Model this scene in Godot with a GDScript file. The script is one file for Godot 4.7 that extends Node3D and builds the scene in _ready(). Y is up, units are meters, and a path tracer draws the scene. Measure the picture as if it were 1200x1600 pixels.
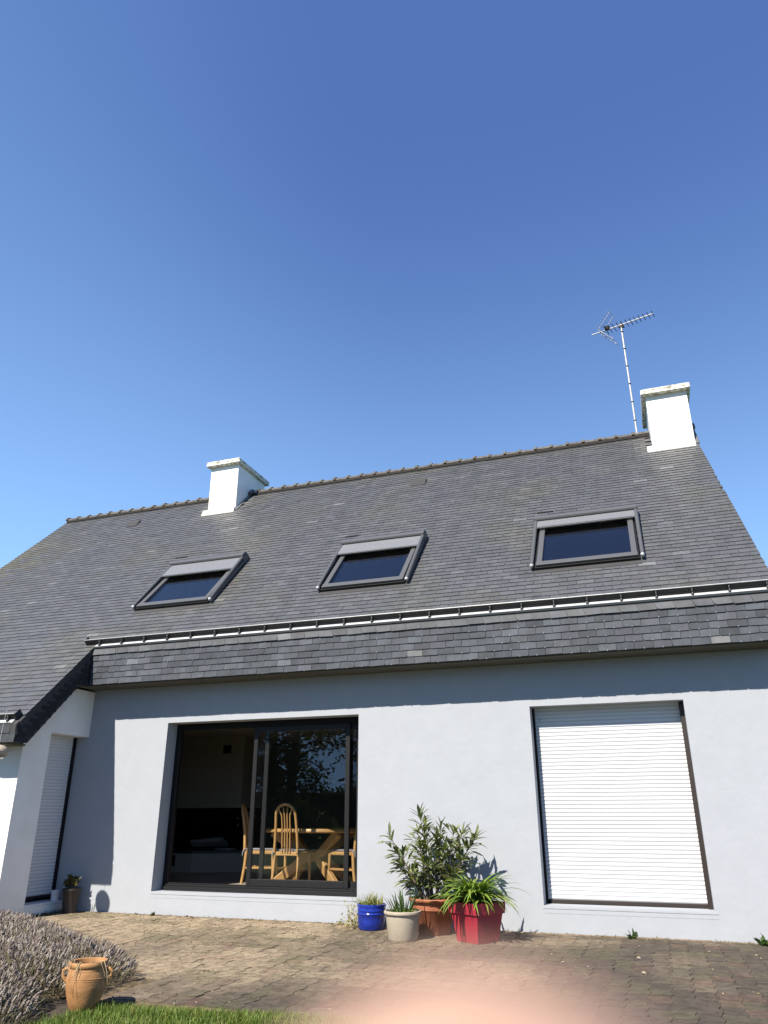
extends Node3D

# ---------------------------------------------------------------- mesh builder
class MB:
	var v := PackedVector3Array()
	var n := PackedVector3Array()
	var c := PackedColorArray()
	var ix := PackedInt32Array()
	func vert(p: Vector3, nn: Vector3, col: Color) -> int:
		v.append(p); n.append(nn); c.append(col)
		return v.size() - 1
	# corners counter-clockwise as seen from outside
	func tri(a: Vector3, b: Vector3, d: Vector3, col := Color.WHITE) -> void:
		var nn := (b - a).cross(d - a)
		if nn.length_squared() < 1e-18: return
		nn = nn.normalized()
		var i := vert(a, nn, col)
		vert(b, nn, col); vert(d, nn, col)
		ix.append(i); ix.append(i + 2); ix.append(i + 1)
	func quad(a: Vector3, b: Vector3, d: Vector3, e: Vector3, col := Color.WHITE) -> void:
		var nn := (d - a).cross(e - b)
		if nn.length_squared() < 1e-18: return
		nn = nn.normalized()
		var i := vert(a, nn, col)
		vert(b, nn, col); vert(d, nn, col); vert(e, nn, col)
		ix.append(i); ix.append(i + 2); ix.append(i + 1)
		ix.append(i); ix.append(i + 3); ix.append(i + 2)
	# box from lo to hi in the frame t, edges chamfered by b
	func box(lo: Vector3, hi: Vector3, b := 0.0, t := Transform3D.IDENTITY, col := Color.WHITE) -> void:
		var ce := (lo + hi) * 0.5
		var h := (hi - lo) * 0.5
		b = minf(b, minf(h.x, minf(h.y, h.z)) * 0.9)
		var ax := [Vector3.RIGHT, Vector3.UP, Vector3.BACK]
		for k in 3:
			var k1 := (k + 1) % 3
			var k2 := (k + 2) % 3
			var e1: Vector3 = ax[k1] * (h[k1] - b)
			var e2: Vector3 = ax[k2] * (h[k2] - b)
			var e0: Vector3 = ax[k] * h[k]
			quad(t * (ce + e0 - e1 - e2), t * (ce + e0 + e1 - e2), t * (ce + e0 + e1 + e2), t * (ce + e0 - e1 + e2), col)
			quad(t * (ce - e0 - e2 - e1), t * (ce - e0 + e2 - e1), t * (ce - e0 + e2 + e1), t * (ce - e0 - e2 + e1), col)
			if b > 0.0:
				# the four edges that run along axis k
				var al: Vector3 = ax[k] * (h[k] - b)
				for s1 in [-1.0, 1.0]:
					for s2 in [-1.0, 1.0]:
						var p1: Vector3 = ax[k1] * h[k1] * s1 + ax[k2] * (h[k2] - b) * s2
						var p2: Vector3 = ax[k1] * (h[k1] - b) * s1 + ax[k2] * h[k2] * s2
						if s1 * s2 > 0.0:
							quad(t * (ce + p1 - al), t * (ce + p2 - al), t * (ce + p2 + al), t * (ce + p1 + al), col)
						else:
							quad(t * (ce + p2 - al), t * (ce + p1 - al), t * (ce + p1 + al), t * (ce + p2 + al), col)
		if b > 0.0:
			for sx in [-1.0, 1.0]:
				for sy in [-1.0, 1.0]:
					for sz in [-1.0, 1.0]:
						var s := Vector3(sx, sy, sz)
						var px := ce + s * Vector3(h.x, h.y - b, h.z - b)
						var py := ce + s * Vector3(h.x - b, h.y, h.z - b)
						var pz := ce + s * Vector3(h.x - b, h.y - b, h.z)
						if sx * sy * sz > 0.0: tri(t * px, t * py, t * pz, col)
						else: tri(t * px, t * pz, t * py, col)
	# a plane outline (counter-clockwise) pushed from z0 to z1 along the frame's z
	func prism(poly: PackedVector2Array, z0: float, z1: float, t := Transform3D.IDENTITY, col := Color.WHITE, ch := 0.0) -> void:
		if Geometry2D.is_polygon_clockwise(poly): poly.reverse()
		var top := poly
		var zt := z1
		if ch > 0.0:
			var ins := Geometry2D.offset_polygon(poly, -ch)
			if ins.size() == 1 and ins[0].size() == poly.size():
				top = PackedVector2Array()
				for p in poly:      # match each corner with the nearest inset corner
					var best: Vector2 = ins[0][0]
					for q in ins[0]:
						if q.distance_squared_to(p) < best.distance_squared_to(p): best = q
					top.append(best)
				zt = z1 - ch
		var m := poly.size()
		for i in m:
			var a := poly[i]
			var b := poly[(i + 1) % m]
			quad(t * Vector3(a.x, a.y, z0), t * Vector3(b.x, b.y, z0), t * Vector3(b.x, b.y, zt), t * Vector3(a.x, a.y, zt), col)
			if zt != z1:
				var a2 := top[i]
				var b2 := top[(i + 1) % m]
				quad(t * Vector3(a.x, a.y, zt), t * Vector3(b.x, b.y, zt), t * Vector3(b2.x, b2.y, z1), t * Vector3(a2.x, a2.y, z1), col)
		var id := Geometry2D.triangulate_polygon(poly)
		for k in range(0, id.size(), 3):
			var p := top[id[k]]
			var q := top[id[k + 1]]
			var r := top[id[k + 2]]
			if (q - p).cross(r - p) < 0.0:
				var sw := q
				q = r; r = sw
			tri(t * Vector3(p.x, p.y, z1), t * Vector3(q.x, q.y, z1), t * Vector3(r.x, r.y, z1), col)
			p = poly[id[k]]; q = poly[id[k + 1]]; r = poly[id[k + 2]]
			if (q - p).cross(r - p) > 0.0:
				var sw2 := q
				q = r; r = sw2
			tri(t * Vector3(p.x, p.y, z0), t * Vector3(q.x, q.y, z0), t * Vector3(r.x, r.y, z0), col)
	# surface of revolution about the frame's y; profile goes upwards on the outside
	func lathe(prof: PackedVector2Array, seg: int, t := Transform3D.IDENTITY, col := Color.WHITE, sx := 1.0, sz := 1.0, wob := 0.0) -> void:
		for k in prof.size() - 1:
			var a := prof[k]
			var b := prof[k + 1]
			var d := (b - a)
			if d.length() < 1e-6: continue
			var nr := Vector2(d.y, -d.x).normalized()
			var na := nr
			var nb := nr
			if k > 0:
				var d0 := (a - prof[k - 1])
				var n0 := Vector2(d0.y, -d0.x).normalized()
				if n0.dot(nr) > 0.6: na = (n0 + nr).normalized()
			if k < prof.size() - 2:
				var d2 := (prof[k + 2] - b)
				var n2 := Vector2(d2.y, -d2.x).normalized()
				if n2.dot(nr) > 0.6: nb = (n2 + nr).normalized()
			var base := v.size()
			for s in seg + 1:
				var an := TAU * s / seg
				var w := 1.0 + wob * sin(an * 3.0 + a.y * 9.0) + wob * 0.6 * cos(an * 2.0 - a.y * 14.0)
				var cs := Vector3(cos(an) * sx * w, 1, sin(an) * sz * w)
				vert(t * (Vector3(a.x, a.y, a.x) * cs), (t.basis * Vector3(na.x * cos(an), na.y, na.x * sin(an))).normalized(), col)
				vert(t * (Vector3(b.x, b.y, b.x) * cs), (t.basis * Vector3(nb.x * cos(an), nb.y, nb.x * sin(an))).normalized(), col)
			for s in seg:
				var i := base + s * 2
				# i: a(s)  i+1: b(s)  i+2: a(s+1)  i+3: b(s+1)
				ix.append_array([i, i + 2, i + 1, i + 1, i + 2, i + 3])
	func tube(pts: PackedVector3Array, rad: PackedFloat32Array, seg := 6, col := Color.WHITE, caps := true) -> void:
		var m := pts.size()
		var up := Vector3.UP
		var base := v.size()
		for k in m:
			var d := (pts[mini(k + 1, m - 1)] - pts[maxi(k - 1, 0)]).normalized()
			if k == 0 and absf(d.dot(up)) > 0.9: up = Vector3.RIGHT
			var sd := up.cross(d).normalized()
			up = d.cross(sd).normalized()
			var r: float = rad[mini(k, rad.size() - 1)]
			for s in seg:
				var an := TAU * s / seg
				var o := sd * cos(an) + up * sin(an)
				vert(pts[k] + o * r, o, col)
		for k in m - 1:
			for s in seg:
				var a := base + k * seg + s
				var b := base + k * seg + (s + 1) % seg
				ix.append_array([a, a + seg, b, b, a + seg, b + seg])
		if caps:
			for e in [0, m - 1]:
				var d := (pts[1] - pts[0]).normalized() * -1.0 if e == 0 else (pts[m - 1] - pts[m - 2]).normalized()
				var ci := vert(pts[e], d, col)
				var st := v.size()
				for s in seg: vert(v[base + e * seg + s], d, col)
				for s in seg:
					if e == 0: ix.append_array([ci, st + s, st + (s + 1) % seg])
					else: ix.append_array([ci, st + (s + 1) % seg, st + s])
	# a strap or lance shaped leaf: grows along the frame's y, face to its z, bending towards -z
	func leaf(t: Transform3D, ln: float, wd: float, bend: float, fold: float, segs: int, col: Color, blunt := 0.0) -> void:
		var p := Vector3.ZERO
		var an := 0.0
		var pl := Vector3.ZERO
		var pm := Vector3.ZERO
		var pr := Vector3.ZERO
		for k in segs + 1:
			var f := float(k) / segs
			var w := wd * 0.5 * (pow(sin(PI * clampf(0.08 + f * 0.92, 0.0, 1.0)), 0.75) if blunt <= 0.0 else (1.0 - pow(f, blunt)))
			if k == segs: w = wd * 0.02
			var dirv := Vector3(0, cos(an), -sin(an))
			var nrm := Vector3(0, sin(an), cos(an))
			var l := p + Vector3(-w, 0, 0) + nrm * w * fold
			var r := p + Vector3(w, 0, 0) + nrm * w * fold
			if k > 0:
				quad(t * pl, t * pm, t * p, t * l, col)
				quad(t * pm, t * pr, t * r, t * p, col)
			pl = l; pm = p; pr = r
			p += dirv * ln / segs
			an += bend / segs
	func add(o: MB, t: Transform3D, col := Color.WHITE) -> void:
		var base := v.size()
		for k in o.v.size():
			v.append(t * o.v[k]); n.append((t.basis * o.n[k]).normalized()); c.append(o.c[k] * col)
		for k in o.ix: ix.append(base + k)
	func mesh(m: Material) -> ArrayMesh:
		var arr := []
		arr.resize(Mesh.ARRAY_MAX)
		arr[Mesh.ARRAY_VERTEX] = v; arr[Mesh.ARRAY_NORMAL] = n; arr[Mesh.ARRAY_COLOR] = c; arr[Mesh.ARRAY_INDEX] = ix
		var am := ArrayMesh.new()
		am.add_surface_from_arrays(Mesh.PRIMITIVE_TRIANGLES, arr)
		if m: am.surface_set_material(0, m)
		return am

# ---------------------------------------------------------------- naming
var taken := {}
func numbered(s: String) -> String:
	if not taken.has(s):
		taken[s] = 0
		return s
	taken[s] += 1
	return "%s_%03d" % [s, taken[s]]
func put(called: String, mb, m: Material, parent: Node = self) -> MeshInstance3D:
	var o := MeshInstance3D.new()
	o.name = numbered(called)
	o.mesh = mb.mesh(m) if mb is MB else mb
	parent.add_child(o, true)
	return o
func tag(o: Node, label: String, category: String, group := "") -> Node:
	o.set_meta("label", label); o.set_meta("category", category)
	if group: o.set_meta("group", group)
	return o
func thing(called: String, label: String, category: String, at := Vector3.ZERO, turn := 0.0, group := "") -> Node3D:
	var o := Node3D.new()
	o.name = numbered(called)
	add_child(o, true)
	o.position = at; o.rotation.y = turn
	tag(o, label, category, group)
	return o
func part(called: String, parent: Node) -> Node3D:
	var o := Node3D.new()
	o.name = numbered(called)
	parent.add_child(o, true)
	return o
func stuff(o: Node) -> Node:
	o.set_meta("kind", "stuff"); return o
func dup(o: Node3D, label := "") -> Node3D:
	var r: Node3D = o.duplicate()
	r.name = numbered(String(o.name).rstrip("0123456789").rstrip("_") if String(o.name).right(3).is_valid_int() else String(o.name))
	add_child(r, true)
	if label: r.set_meta("label", label)
	return r

# ---------------------------------------------------------------- materials
func lin(r: float, g: float, b: float) -> Color:
	return Color(r, g, b).linear_to_srgb()
func noise_tex(sd: int, size: int, freq: float, oct: int, a: Color, b: Color, gain := 0.5, contrast := 1.0, mix_seed := 0, mid = null) -> ImageTexture:
	var f := FastNoiseLite.new()
	f.seed = sd; f.noise_type = FastNoiseLite.TYPE_SIMPLEX_SMOOTH; f.frequency = freq
	f.fractal_type = FastNoiseLite.FRACTAL_FBM; f.fractal_octaves = oct; f.fractal_gain = gain
	var im := f.get_seamless_image(size, size, false, false, 0.15)
	im.convert(Image.FORMAT_L8)
	var d := im.get_data()
	var lut := PackedByteArray()
	for k in 256:
		var t := clampf((k / 255.0 - 0.5) * contrast + 0.5, 0, 1)
		var col: Color = a.lerp(b, t)
		if mid != null: col = a.lerp(mid, t * 2.0) if t < 0.5 else mid.lerp(b, t * 2.0 - 1.0)
		var q := col.linear_to_srgb()
		lut.append_array([clampi(int(q.r * 255), 0, 255), clampi(int(q.g * 255), 0, 255), clampi(int(q.b * 255), 0, 255)])
	var out := PackedByteArray()
	out.resize(size * size * 3)
	for k in size * size:
		var j := d[k] * 3
		out[k * 3] = lut[j]; out[k * 3 + 1] = lut[j + 1]; out[k * 3 + 2] = lut[j + 2]
	return ImageTexture.create_from_image(Image.create_from_data(size, size, false, Image.FORMAT_RGB8, out))
func height_tex(sd: int, size: int, freq: float, oct: int) -> ImageTexture:
	return noise_tex(sd, size, freq, oct, Color(0, 0, 0), Color(1, 1, 1))
func mat(col: Color, rough := 0.8, tex: Texture2D = null, per_metre := 1.0, relief: Texture2D = null, depth := 0.0, opts := {}) -> StandardMaterial3D:
	var m := StandardMaterial3D.new()
	m.albedo_color = col; m.roughness = rough
	m.vertex_color_use_as_albedo = true
	if tex or relief:
		m.uv1_triplanar = true; m.uv1_world_triplanar = not opts.has("own"); m.uv1_scale = Vector3.ONE * per_metre
	if tex: m.albedo_texture = tex
	if relief:
		m.heightmap_enabled = true; m.heightmap_texture = relief; m.heightmap_scale = depth
	if opts.has("metal"): m.metallic = opts.metal
	if opts.has("spec"): m.metallic_specular = opts.spec
	if opts.has("back"):
		m.backlight_enabled = true; m.backlight = opts.back
	if opts.has("both"): m.cull_mode = BaseMaterial3D.CULL_DISABLED
	return m
func rnd(sd: int) -> RandomNumberGenerator:
	var r := RandomNumberGenerator.new()
	r.seed = sd
	return r

# ---------------------------------------------------------------- camera helpers (only to choose which pieces show largest)
var cam: Camera3D
func shows(p: Vector3) -> float:
	var q := cam.transform.affine_inverse() * p
	if q.z > -0.2: return 1e9
	if absf(q.x / -q.z) > 0.53 or absf(q.y / -q.z) > 0.70: return 1e9
	return -q.z
func pick_nearest(list: Array, most: int) -> Array:   # list of [position, ...] -> [chosen, rest]
	var s := []
	for k in list.size(): s.append([shows(list[k][0]), k])
	s.sort_custom(func(a, b): return a[0] < b[0] if a[0] != b[0] else a[1] < b[1])
	var ch := []
	var rest := []
	for k in s.size():
		if k < most and s[k][0] < 1e8: ch.append(list[s[k][1]])
		else: rest.append(list[s[k][1]])
	return [ch, rest]

const SQ := 0.70710678
var M := {}
var house: Node3D

func roof_frame(x: float, v: float, w: float) -> Transform3D:   # x along the eave, v up the slope, w out of the roof
	return Transform3D(Basis(Vector3.RIGHT, Vector3(0, SQ, -SQ), Vector3(0, SQ, SQ)), Vector3(x, 3.6387 + v * SQ + w * SQ, 0.3313 - v * SQ + w * SQ))

func _ready() -> void:
	# camera
	cam = Camera3D.new()
	cam.name = "camera"
	add_child(cam)
	cam.position = Vector3(0, 1.254, 9.5)
	cam.rotation = Vector3(deg_to_rad(21.93), deg_to_rad(19.30), deg_to_rad(-0.14))
	var att := CameraAttributesPhysical.new()      # a phone: a lens 2.4 mm wide focused on the house
	att.frustum_focal_length = 17.4675
	att.exposure_aperture = 7.3
	att.frustum_focus_distance = 11.5
	cam.attributes = att
	cam.keep_aspect = Camera3D.KEEP_HEIGHT
	cam.fov = 68.98
	cam.near = 0.004
	cam.far = 900.0
	cam.current = true
	# sky
	var env := Environment.new()
	env.background_mode = Environment.BG_SKY
	var sm := PanoramaSkyMaterial.new()
	sm.panorama = clear_sky()
	var sky := Sky.new()
	sky.sky_material = sm
	env.sky = sky
	env.tonemap_mode = Environment.TONE_MAPPER_LINEAR
	env.tonemap_exposure = 2.1
	env.sdfgi_enabled = true; env.ssao_enabled = true; env.ssil_enabled = true
	var we := WorldEnvironment.new()
	we.name = "world_environment"
	we.environment = env
	add_child(we)
	# sun
	var sun := DirectionalLight3D.new()
	sun.name = "sun"
	sun.light_energy = 1.55
	sun.light_color = Color(1.0, 0.965, 0.91)
	sun.light_angular_distance = 0.5
	sun.shadow_enabled = true
	add_child(sun)
	sun.look_at_from_position(Vector3.ZERO, Vector3(0.0765, -0.268, -0.25), Vector3.UP)
	materials()
	ground()
	patio()
	build_house()
	antenna()
	interior()
	pots()
	lavender()
	garden()
	fingertip()
	trees()

func clear_sky() -> ImageTexture:   # cloudless air: deep blue overhead, pale at the horizon, lens flare on the left put into the colour
	var w := 512
	var h := 256
	var im := Image.create(w, h, false, Image.FORMAT_RGBF)
	var top := Vector3(0.0425, 0.0870, 0.2300)
	var low := Vector3(0.222, 0.408, 0.700)
	for j in h:
		var el := PI * 0.5 - PI * (j + 0.5) / h
		for i in w:
			var az := TAU * (i + 0.5) / w       # 0 is straight at the house, a quarter turn is the right
			var c: Vector3
			if el >= 0.0:
				var t := 2.46 * pow(maxf(0.0, 0.78 - sin(el)), 1.9)
				var side := clampf((-sin(az) * cos(el) - 0.22) / 0.5, 0.0, 1.0)
				t = clampf(t + side * side * (3.0 - 2.0 * side) * 0.15 * (1.0 - t), 0.0, 1.0)
				c = top.lerp(low, t)
			else:
				c = Vector3(0.17, 0.17, 0.14).lerp(Vector3(0.09, 0.08, 0.055), clampf(-el * 1.2, 0, 1))
			im.set_pixel(i, j, Color(c.x, c.y, c.z))
	return ImageTexture.create_from_image(im)

func materials() -> void:
	var fine := height_tex(11, 256, 0.06, 4)
	var coarse := height_tex(12, 256, 0.02, 5)
	M.wall = mat(lin(0.312, 0.332, 0.364), 0.85, noise_tex(21, 512, 0.010, 6, Color(0.945, 0.945, 0.945), Color(1.0, 1.0, 1.0), 0.6, 1.2), 0.5, fine, 0.18)
	M.white = mat(lin(0.78, 0.77, 0.75), 0.85, noise_tex(22, 256, 0.012, 5, Color(0.9, 0.89, 0.86), Color(1, 1, 1)), 0.6, fine, 0.25)
	M.render_cap = mat(lin(0.66, 0.64, 0.58), 0.9, noise_tex(23, 256, 0.03, 5, Color(0.30, 0.28, 0.22), Color(1, 1, 1), 0.5, 1.7, 0, Color(0.98, 0.97, 0.93)), 1.3, fine, 0.3)
	M.slate = mat(lin(0.95, 0.95, 0.95), 0.43, noise_tex(24, 512, 0.012, 6, Color(0.70, 0.70, 0.68), Color(1.0, 1.0, 1.02), 0.6, 1.5), 0.55, coarse, 0.35, {"spec": 0.5})
	M.slate_hung = mat(lin(0.95, 0.95, 0.95), 0.62, M.slate.albedo_texture, 0.55, coarse, 0.3, {"spec": 0.22})
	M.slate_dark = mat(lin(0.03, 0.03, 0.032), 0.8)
	M.zinc = mat(lin(0.42, 0.43, 0.44), 0.45, noise_tex(25, 256, 0.02, 4, Color(0.75, 0.75, 0.76), Color(1, 1, 1)), 1.5, null, 0, {"metal": 0.35})
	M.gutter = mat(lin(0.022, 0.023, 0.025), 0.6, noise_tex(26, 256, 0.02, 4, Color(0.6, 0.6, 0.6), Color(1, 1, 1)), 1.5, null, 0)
	M.steel = mat(lin(0.55, 0.56, 0.57), 0.3, null, 1, null, 0, {"metal": 0.85})
	M.frame_grey = mat(lin(0.088, 0.09, 0.094), 0.4, null, 1, null, 0, {"metal": 0.15})
	M.shutter_grey = mat(lin(0.165, 0.172, 0.19), 0.42, null, 1, null, 0, {"metal": 0.1})
	M.black = mat(lin(0.010, 0.010, 0.011), 0.6, null, 1, null, 0, {"spec": 0.25})
	M.alu_dark = mat(lin(0.012, 0.012, 0.013), 0.45, null, 1, null, 0, {"spec": 0.35})
	M.brown = mat(lin(0.018, 0.012, 0.010), 0.5)
	M.pvc = mat(lin(0.55, 0.56, 0.578), 0.45)
	M.pvc_grey = mat(lin(0.60, 0.61, 0.64), 0.42)
	M.lead = mat(lin(0.10, 0.10, 0.105), 0.6)
	M.mortar = mat(lin(0.62, 0.60, 0.56), 0.95, noise_tex(27, 256, 0.03, 4, Color(0.6, 0.58, 0.53), Color(1, 1, 1)), 1.5, coarse, 0.8)
	M.ridge = mat(lin(0.105, 0.10, 0.095), 0.85, noise_tex(28, 256, 0.03, 5, Color(0.45, 0.42, 0.36), Color(1.2, 1.2, 1.15), 0.6, 2.0), 1.2, coarse, 0.5)
	var gl := StandardMaterial3D.new()
	gl.transparency = BaseMaterial3D.TRANSPARENCY_ALPHA
	gl.albedo_color = Color(0.05, 0.06, 0.06, 0.05)
	gl.roughness = 0.0; gl.metallic_specular = 1.0
	M.glass = gl
	M.eave_wood = mat(lin(0.085, 0.08, 0.06), 0.85)
	M.strip = mat(lin(0.36, 0.37, 0.385), 0.6)
	M.plaster = mat(lin(0.36, 0.33, 0.27), 0.9)
	M.tile = mat(lin(0.34, 0.31, 0.26), 0.35, noise_tex(29, 256, 0.03, 4, Color(0.8, 0.78, 0.74), Color(1, 1, 1)), 0.8)
	M.hood = mat(lin(0.26, 0.235, 0.19), 0.9)
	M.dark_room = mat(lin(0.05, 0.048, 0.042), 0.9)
	M.soot_and_dark = mat(lin(0.004, 0.004, 0.004), 1.0, null, 1, null, 0, {"spec": 0.0})
	M.wood = mat(lin(0.37, 0.225, 0.085), 0.42, noise_tex(30, 256, 0.02, 4, Color(0.75, 0.7, 0.62), Color(1, 1, 1)), 2.5)
	M.cushion = mat(lin(0.16, 0.16, 0.18), 0.95)
	M.paver = mat(lin(0.9, 0.9, 0.9), 0.92, noise_tex(31, 1024, 0.012, 7, Color(0.50, 0.48, 0.45), Color(1.12, 1.12, 1.12), 0.75, 2.0), 0.6, fine, 0.2)
	M.sand = mat(lin(0.125, 0.095, 0.058), 0.97, noise_tex(32, 512, 0.02, 6, Color(0.35, 0.32, 0.26), Color(1.25, 1.15, 0.95), 0.6, 2.0), 1.1, coarse, 1.2)
	M.soil = mat(lin(0.045, 0.033, 0.022), 0.98, noise_tex(33, 256, 0.03, 5, Color(0.5, 0.5, 0.5), Color(1.3, 1.3, 1.3)), 1.0, coarse, 2.5)
	M.turf = mat(lin(0.055, 0.085, 0.018), 0.97, noise_tex(34, 512, 0.02, 6, Color(0.5, 0.5, 0.45), Color(1.3, 1.25, 1.2), 0.6, 1.8), 0.5, coarse, 2.0)
	var lf := {"back": Color(0.7, 0.75, 0.35), "both": true, "spec": 0.35}
	M.leaf = mat(Color.WHITE, 0.5, null, 1, null, 0, lf)
	M.dry = mat(Color.WHITE, 0.8, null, 1, null, 0, {"both": true, "back": Color(0.3, 0.28, 0.2)})
	M.bark = mat(lin(0.11, 0.085, 0.06), 0.9)
	M.terracotta = mat(lin(0.33, 0.115, 0.055), 0.75, noise_tex(35, 256, 0.015, 5, Color(0.72, 0.7, 0.68), Color(1.05, 1.05, 1.05), 0.55, 1.5), 2.2, fine, 0.12)
	M.jar = mat(lin(0.36, 0.185, 0.072), 0.7, noise_tex(36, 256, 0.015, 5, Color(0.66, 0.62, 0.55), Color(1.05, 1.05, 1.05), 0.6, 1.6), 2.6, fine, 0.2)
	M.glaze = mat(lin(0.010, 0.030, 0.27), 0.18, noise_tex(37, 256, 0.02, 5, Color(0.6, 0.6, 0.65), Color(1.1, 1.1, 1.1), 0.5, 1.4), 3.0)
	M.beige = mat(lin(0.36, 0.315, 0.25), 0.8, noise_tex(38, 256, 0.02, 5, Color(0.85, 0.83, 0.8), Color(1.02, 1.02, 1.02)), 2.0, fine, 0.15)
	M.red = mat(lin(0.28, 0.017, 0.034), 0.42, noise_tex(39, 512, 0.012, 6, Color(0.80, 0.9, 0.85), Color(1.0, 1.0, 1.0), 0.65, 1.6, 0, Color(0.97, 1.0, 1.0)), 1.6)
	M.dark_pot = mat(lin(0.04, 0.03, 0.025), 0.6)
	M.skin = mat(lin(0.335, 0.215, 0.160), 0.7)
	M.nail = mat(lin(0.42, 0.24, 0.19), 0.3)
	M.plain = mat(Color.WHITE, 0.7)

# ---------------------------------------------------------------- ground
func ground() -> void:
	var b := MB.new()
	b.quad(Vector3(-450, -0.06, 450), Vector3(450, -0.06, 450), Vector3(450, -0.06, -450), Vector3(-450, -0.06, -450))
	var o := put("lawn", b, M.turf)
	o.set_meta("kind", "structure")
	# bed of bare soil along the left side under the lavender
	b = MB.new()
	b.prism(PackedVector2Array([Vector2(-13, -1.75), Vector2(-8.0, -1.75), Vector2(-8.0, -1.5), Vector2(-6.9, -2.1), Vector2(-5.6, -2.75), Vector2(-4.5, -3.35), Vector2(-4.05, -4.0), Vector2(-3.9, -4.6), Vector2(-4.1, -6.2), Vector2(-13, -6.2)]), -0.08, -0.012, Transform3D(Basis(Vector3.RIGHT, -PI / 2), Vector3.ZERO))
	o = put("flower_bed", b, M.soil)
	o.set_meta("kind", "structure")

func patio_edge(x: float) -> float:   # how far the paving reaches towards the lawn
	return 4.27 + 0.10 * sin(x * 1.3 + 0.7) if x < -1.0 else 4.27 + (x + 1.0) * 0.5

func patio() -> void:
	var b := MB.new()
	b.box(Vector3(-8.0, -0.10, 0.0), Vector3(4.3, -0.007, 4.22))
	b.box(Vector3(-1.0, -0.10, 4.22), Vector3(4.3, -0.0072, 6.4))
	var bed := put("patio", b, M.sand)
	bed.set_meta("kind", "structure")
	# interlocking concrete pavers: each a wavy outline with worn edges
	var variants := []
	for k in 6:
		var r := rnd(500 + k)
		var hx := 0.0771
		var hz := 0.1121
		var pts := PackedVector2Array()
		var side := [[-1.0, 0.0], [-0.52, 0.012], [-0.10, 0.012], [0.10, -0.012], [0.52, -0.012], [1.0, 0.0]]
		for e in side: pts.append(Vector2(hx + e[1] + r.randf_range(-0.0015, 0.0015), hz * e[0]))
		for j in 6:
			var e: Array = side[5 - j]
			pts.append(Vector2(-hx + e[1] + r.randf_range(-0.0015, 0.0015), hz * e[0]))
		var m := MB.new()
		m.prism(pts, -0.04, 0.0, Transform3D(Basis(Vector3.RIGHT, -PI / 2), Vector3.ZERO), Color.WHITE, 0.004)
		variants.append(m)
	var f := FastNoiseLite.new()
	f.seed = 77; f.frequency = 0.55; f.fractal_octaves = 3
	var rg := rnd(41)
	var list := []
	for iz in 29:
		for ixx in 78:
			var x := -7.90 + ixx * 0.157
			var z := 0.176 + iz * 0.227
			if z > patio_edge(x) - 0.12: continue
			if x < -4.0 and z > 1.35 + (-x - 4.0) * -0.62 + 2.2: continue
			var dry := clampf(0.64 - (x + 3.6) * 0.21 + f.get_noise_2d(x, z) * 0.75 - maxf(0.0, z - 2.2) * 0.14 + maxf(0.0, 0.7 - z) * 0.35, 0.0, 1.0)
			var tone := rg.randf_range(0.90, 1.10)
			var g := Color(0.072, 0.055, 0.039).lerp(Color(0.310, 0.245, 0.165), dry) * tone
			if f.get_noise_2d(x * 2 + 50, z * 2) > 0.22: g = g.lerp(Color(0.10, 0.095, 0.045), 0.4)
			if rg.randf() < 0.07: g = g.lerp(Color(0.17, 0.095, 0.065), 0.3)
			g.a = 1.0
			var t := Transform3D(Basis(Vector3.UP, rg.randf_range(-0.012, 0.012)) * Basis(Vector3.RIGHT, rg.randf_range(-0.012, 0.012)) * Basis(Vector3.BACK, rg.randf_range(-0.01, 0.01)), Vector3(x + rg.randf_range(-0.002, 0.002), rg.randf_range(-0.004, 0.002), z))
			list.append([t.origin, t, variants[rg.randi() % 6], g])
	var pr := pick_nearest(list, 300)
	var cache := {}
	for e in pr[0]:
		# one-off tint: group the tones so that alike pavers share a mesh
		var q: Color = e[3]
		var key := "%d_%d_%d" % [variants.find(e[2]), int(q.r * 60), int(q.b * 60)]
		if not cache.has(key):
			var mm := MB.new()
			mm.add(e[2], Transform3D.IDENTITY, q)
			cache[key] = mm.mesh(M.paver)
		var o := put("paver", cache[key], null, bed)
		o.transform = e[1]
	var rest := MB.new()
	for e in pr[1]: rest.add(e[2], e[1], e[3])
	stuff(put("paver_field", rest, M.paver, bed))
	# straight course of edging stones against the house wall
	var eb := MB.new()
	for k in 30:
		var x := -7.8 + k * 0.405
		var g := Color(0.21, 0.16, 0.10) * rg.randf_range(0.8, 1.15)
		g.a = 1
		eb.box(Vector3(x, -0.05, 0.012), Vector3(x + 0.396, 0.004 + rg.randf_range(-0.003, 0.003), 0.058 + 0.001), 0.006, Transform3D.IDENTITY, g)
	stuff(put("edging_stones", eb, M.paver, bed))
	# dry moss, straw and grit caught in the joints
	var gb := MB.new()
	for k in 3600:
		var x := rg.randf_range(-7.8, 1.9)
		var z := pow(rg.randf(), 1.3) * 4.3
		if z > patio_edge(x): continue
		var on_left := clampf(0.75 - (x + 3.0) * 0.13, 0.12, 1.0)
		if rg.randf() > on_left: continue
		var s := rg.randf_range(0.0025, 0.007)
		var col := Color(0.20, 0.15, 0.075).lerp(Color(0.07, 0.055, 0.03), rg.randf()) * rg.randf_range(0.7, 1.3)
		if rg.randf() < 0.1: col = Color(0.4, 0.33, 0.2)
		col.a = 1
		var bs := Basis(Vector3.UP, rg.randf() * TAU) * Basis(Vector3.RIGHT, rg.randf_range(-0.25, 0.25))
		gb.box(Vector3(-s, -s * 0.4, -s * 0.5) , Vector3(s * rg.randf_range(0.8, 2.4), s * 0.4, s * 0.5), 0.0, Transform3D(bs, Vector3(x, 0.003, z)), col)
	stuff(put("grit", gb, M.dry, bed))

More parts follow.
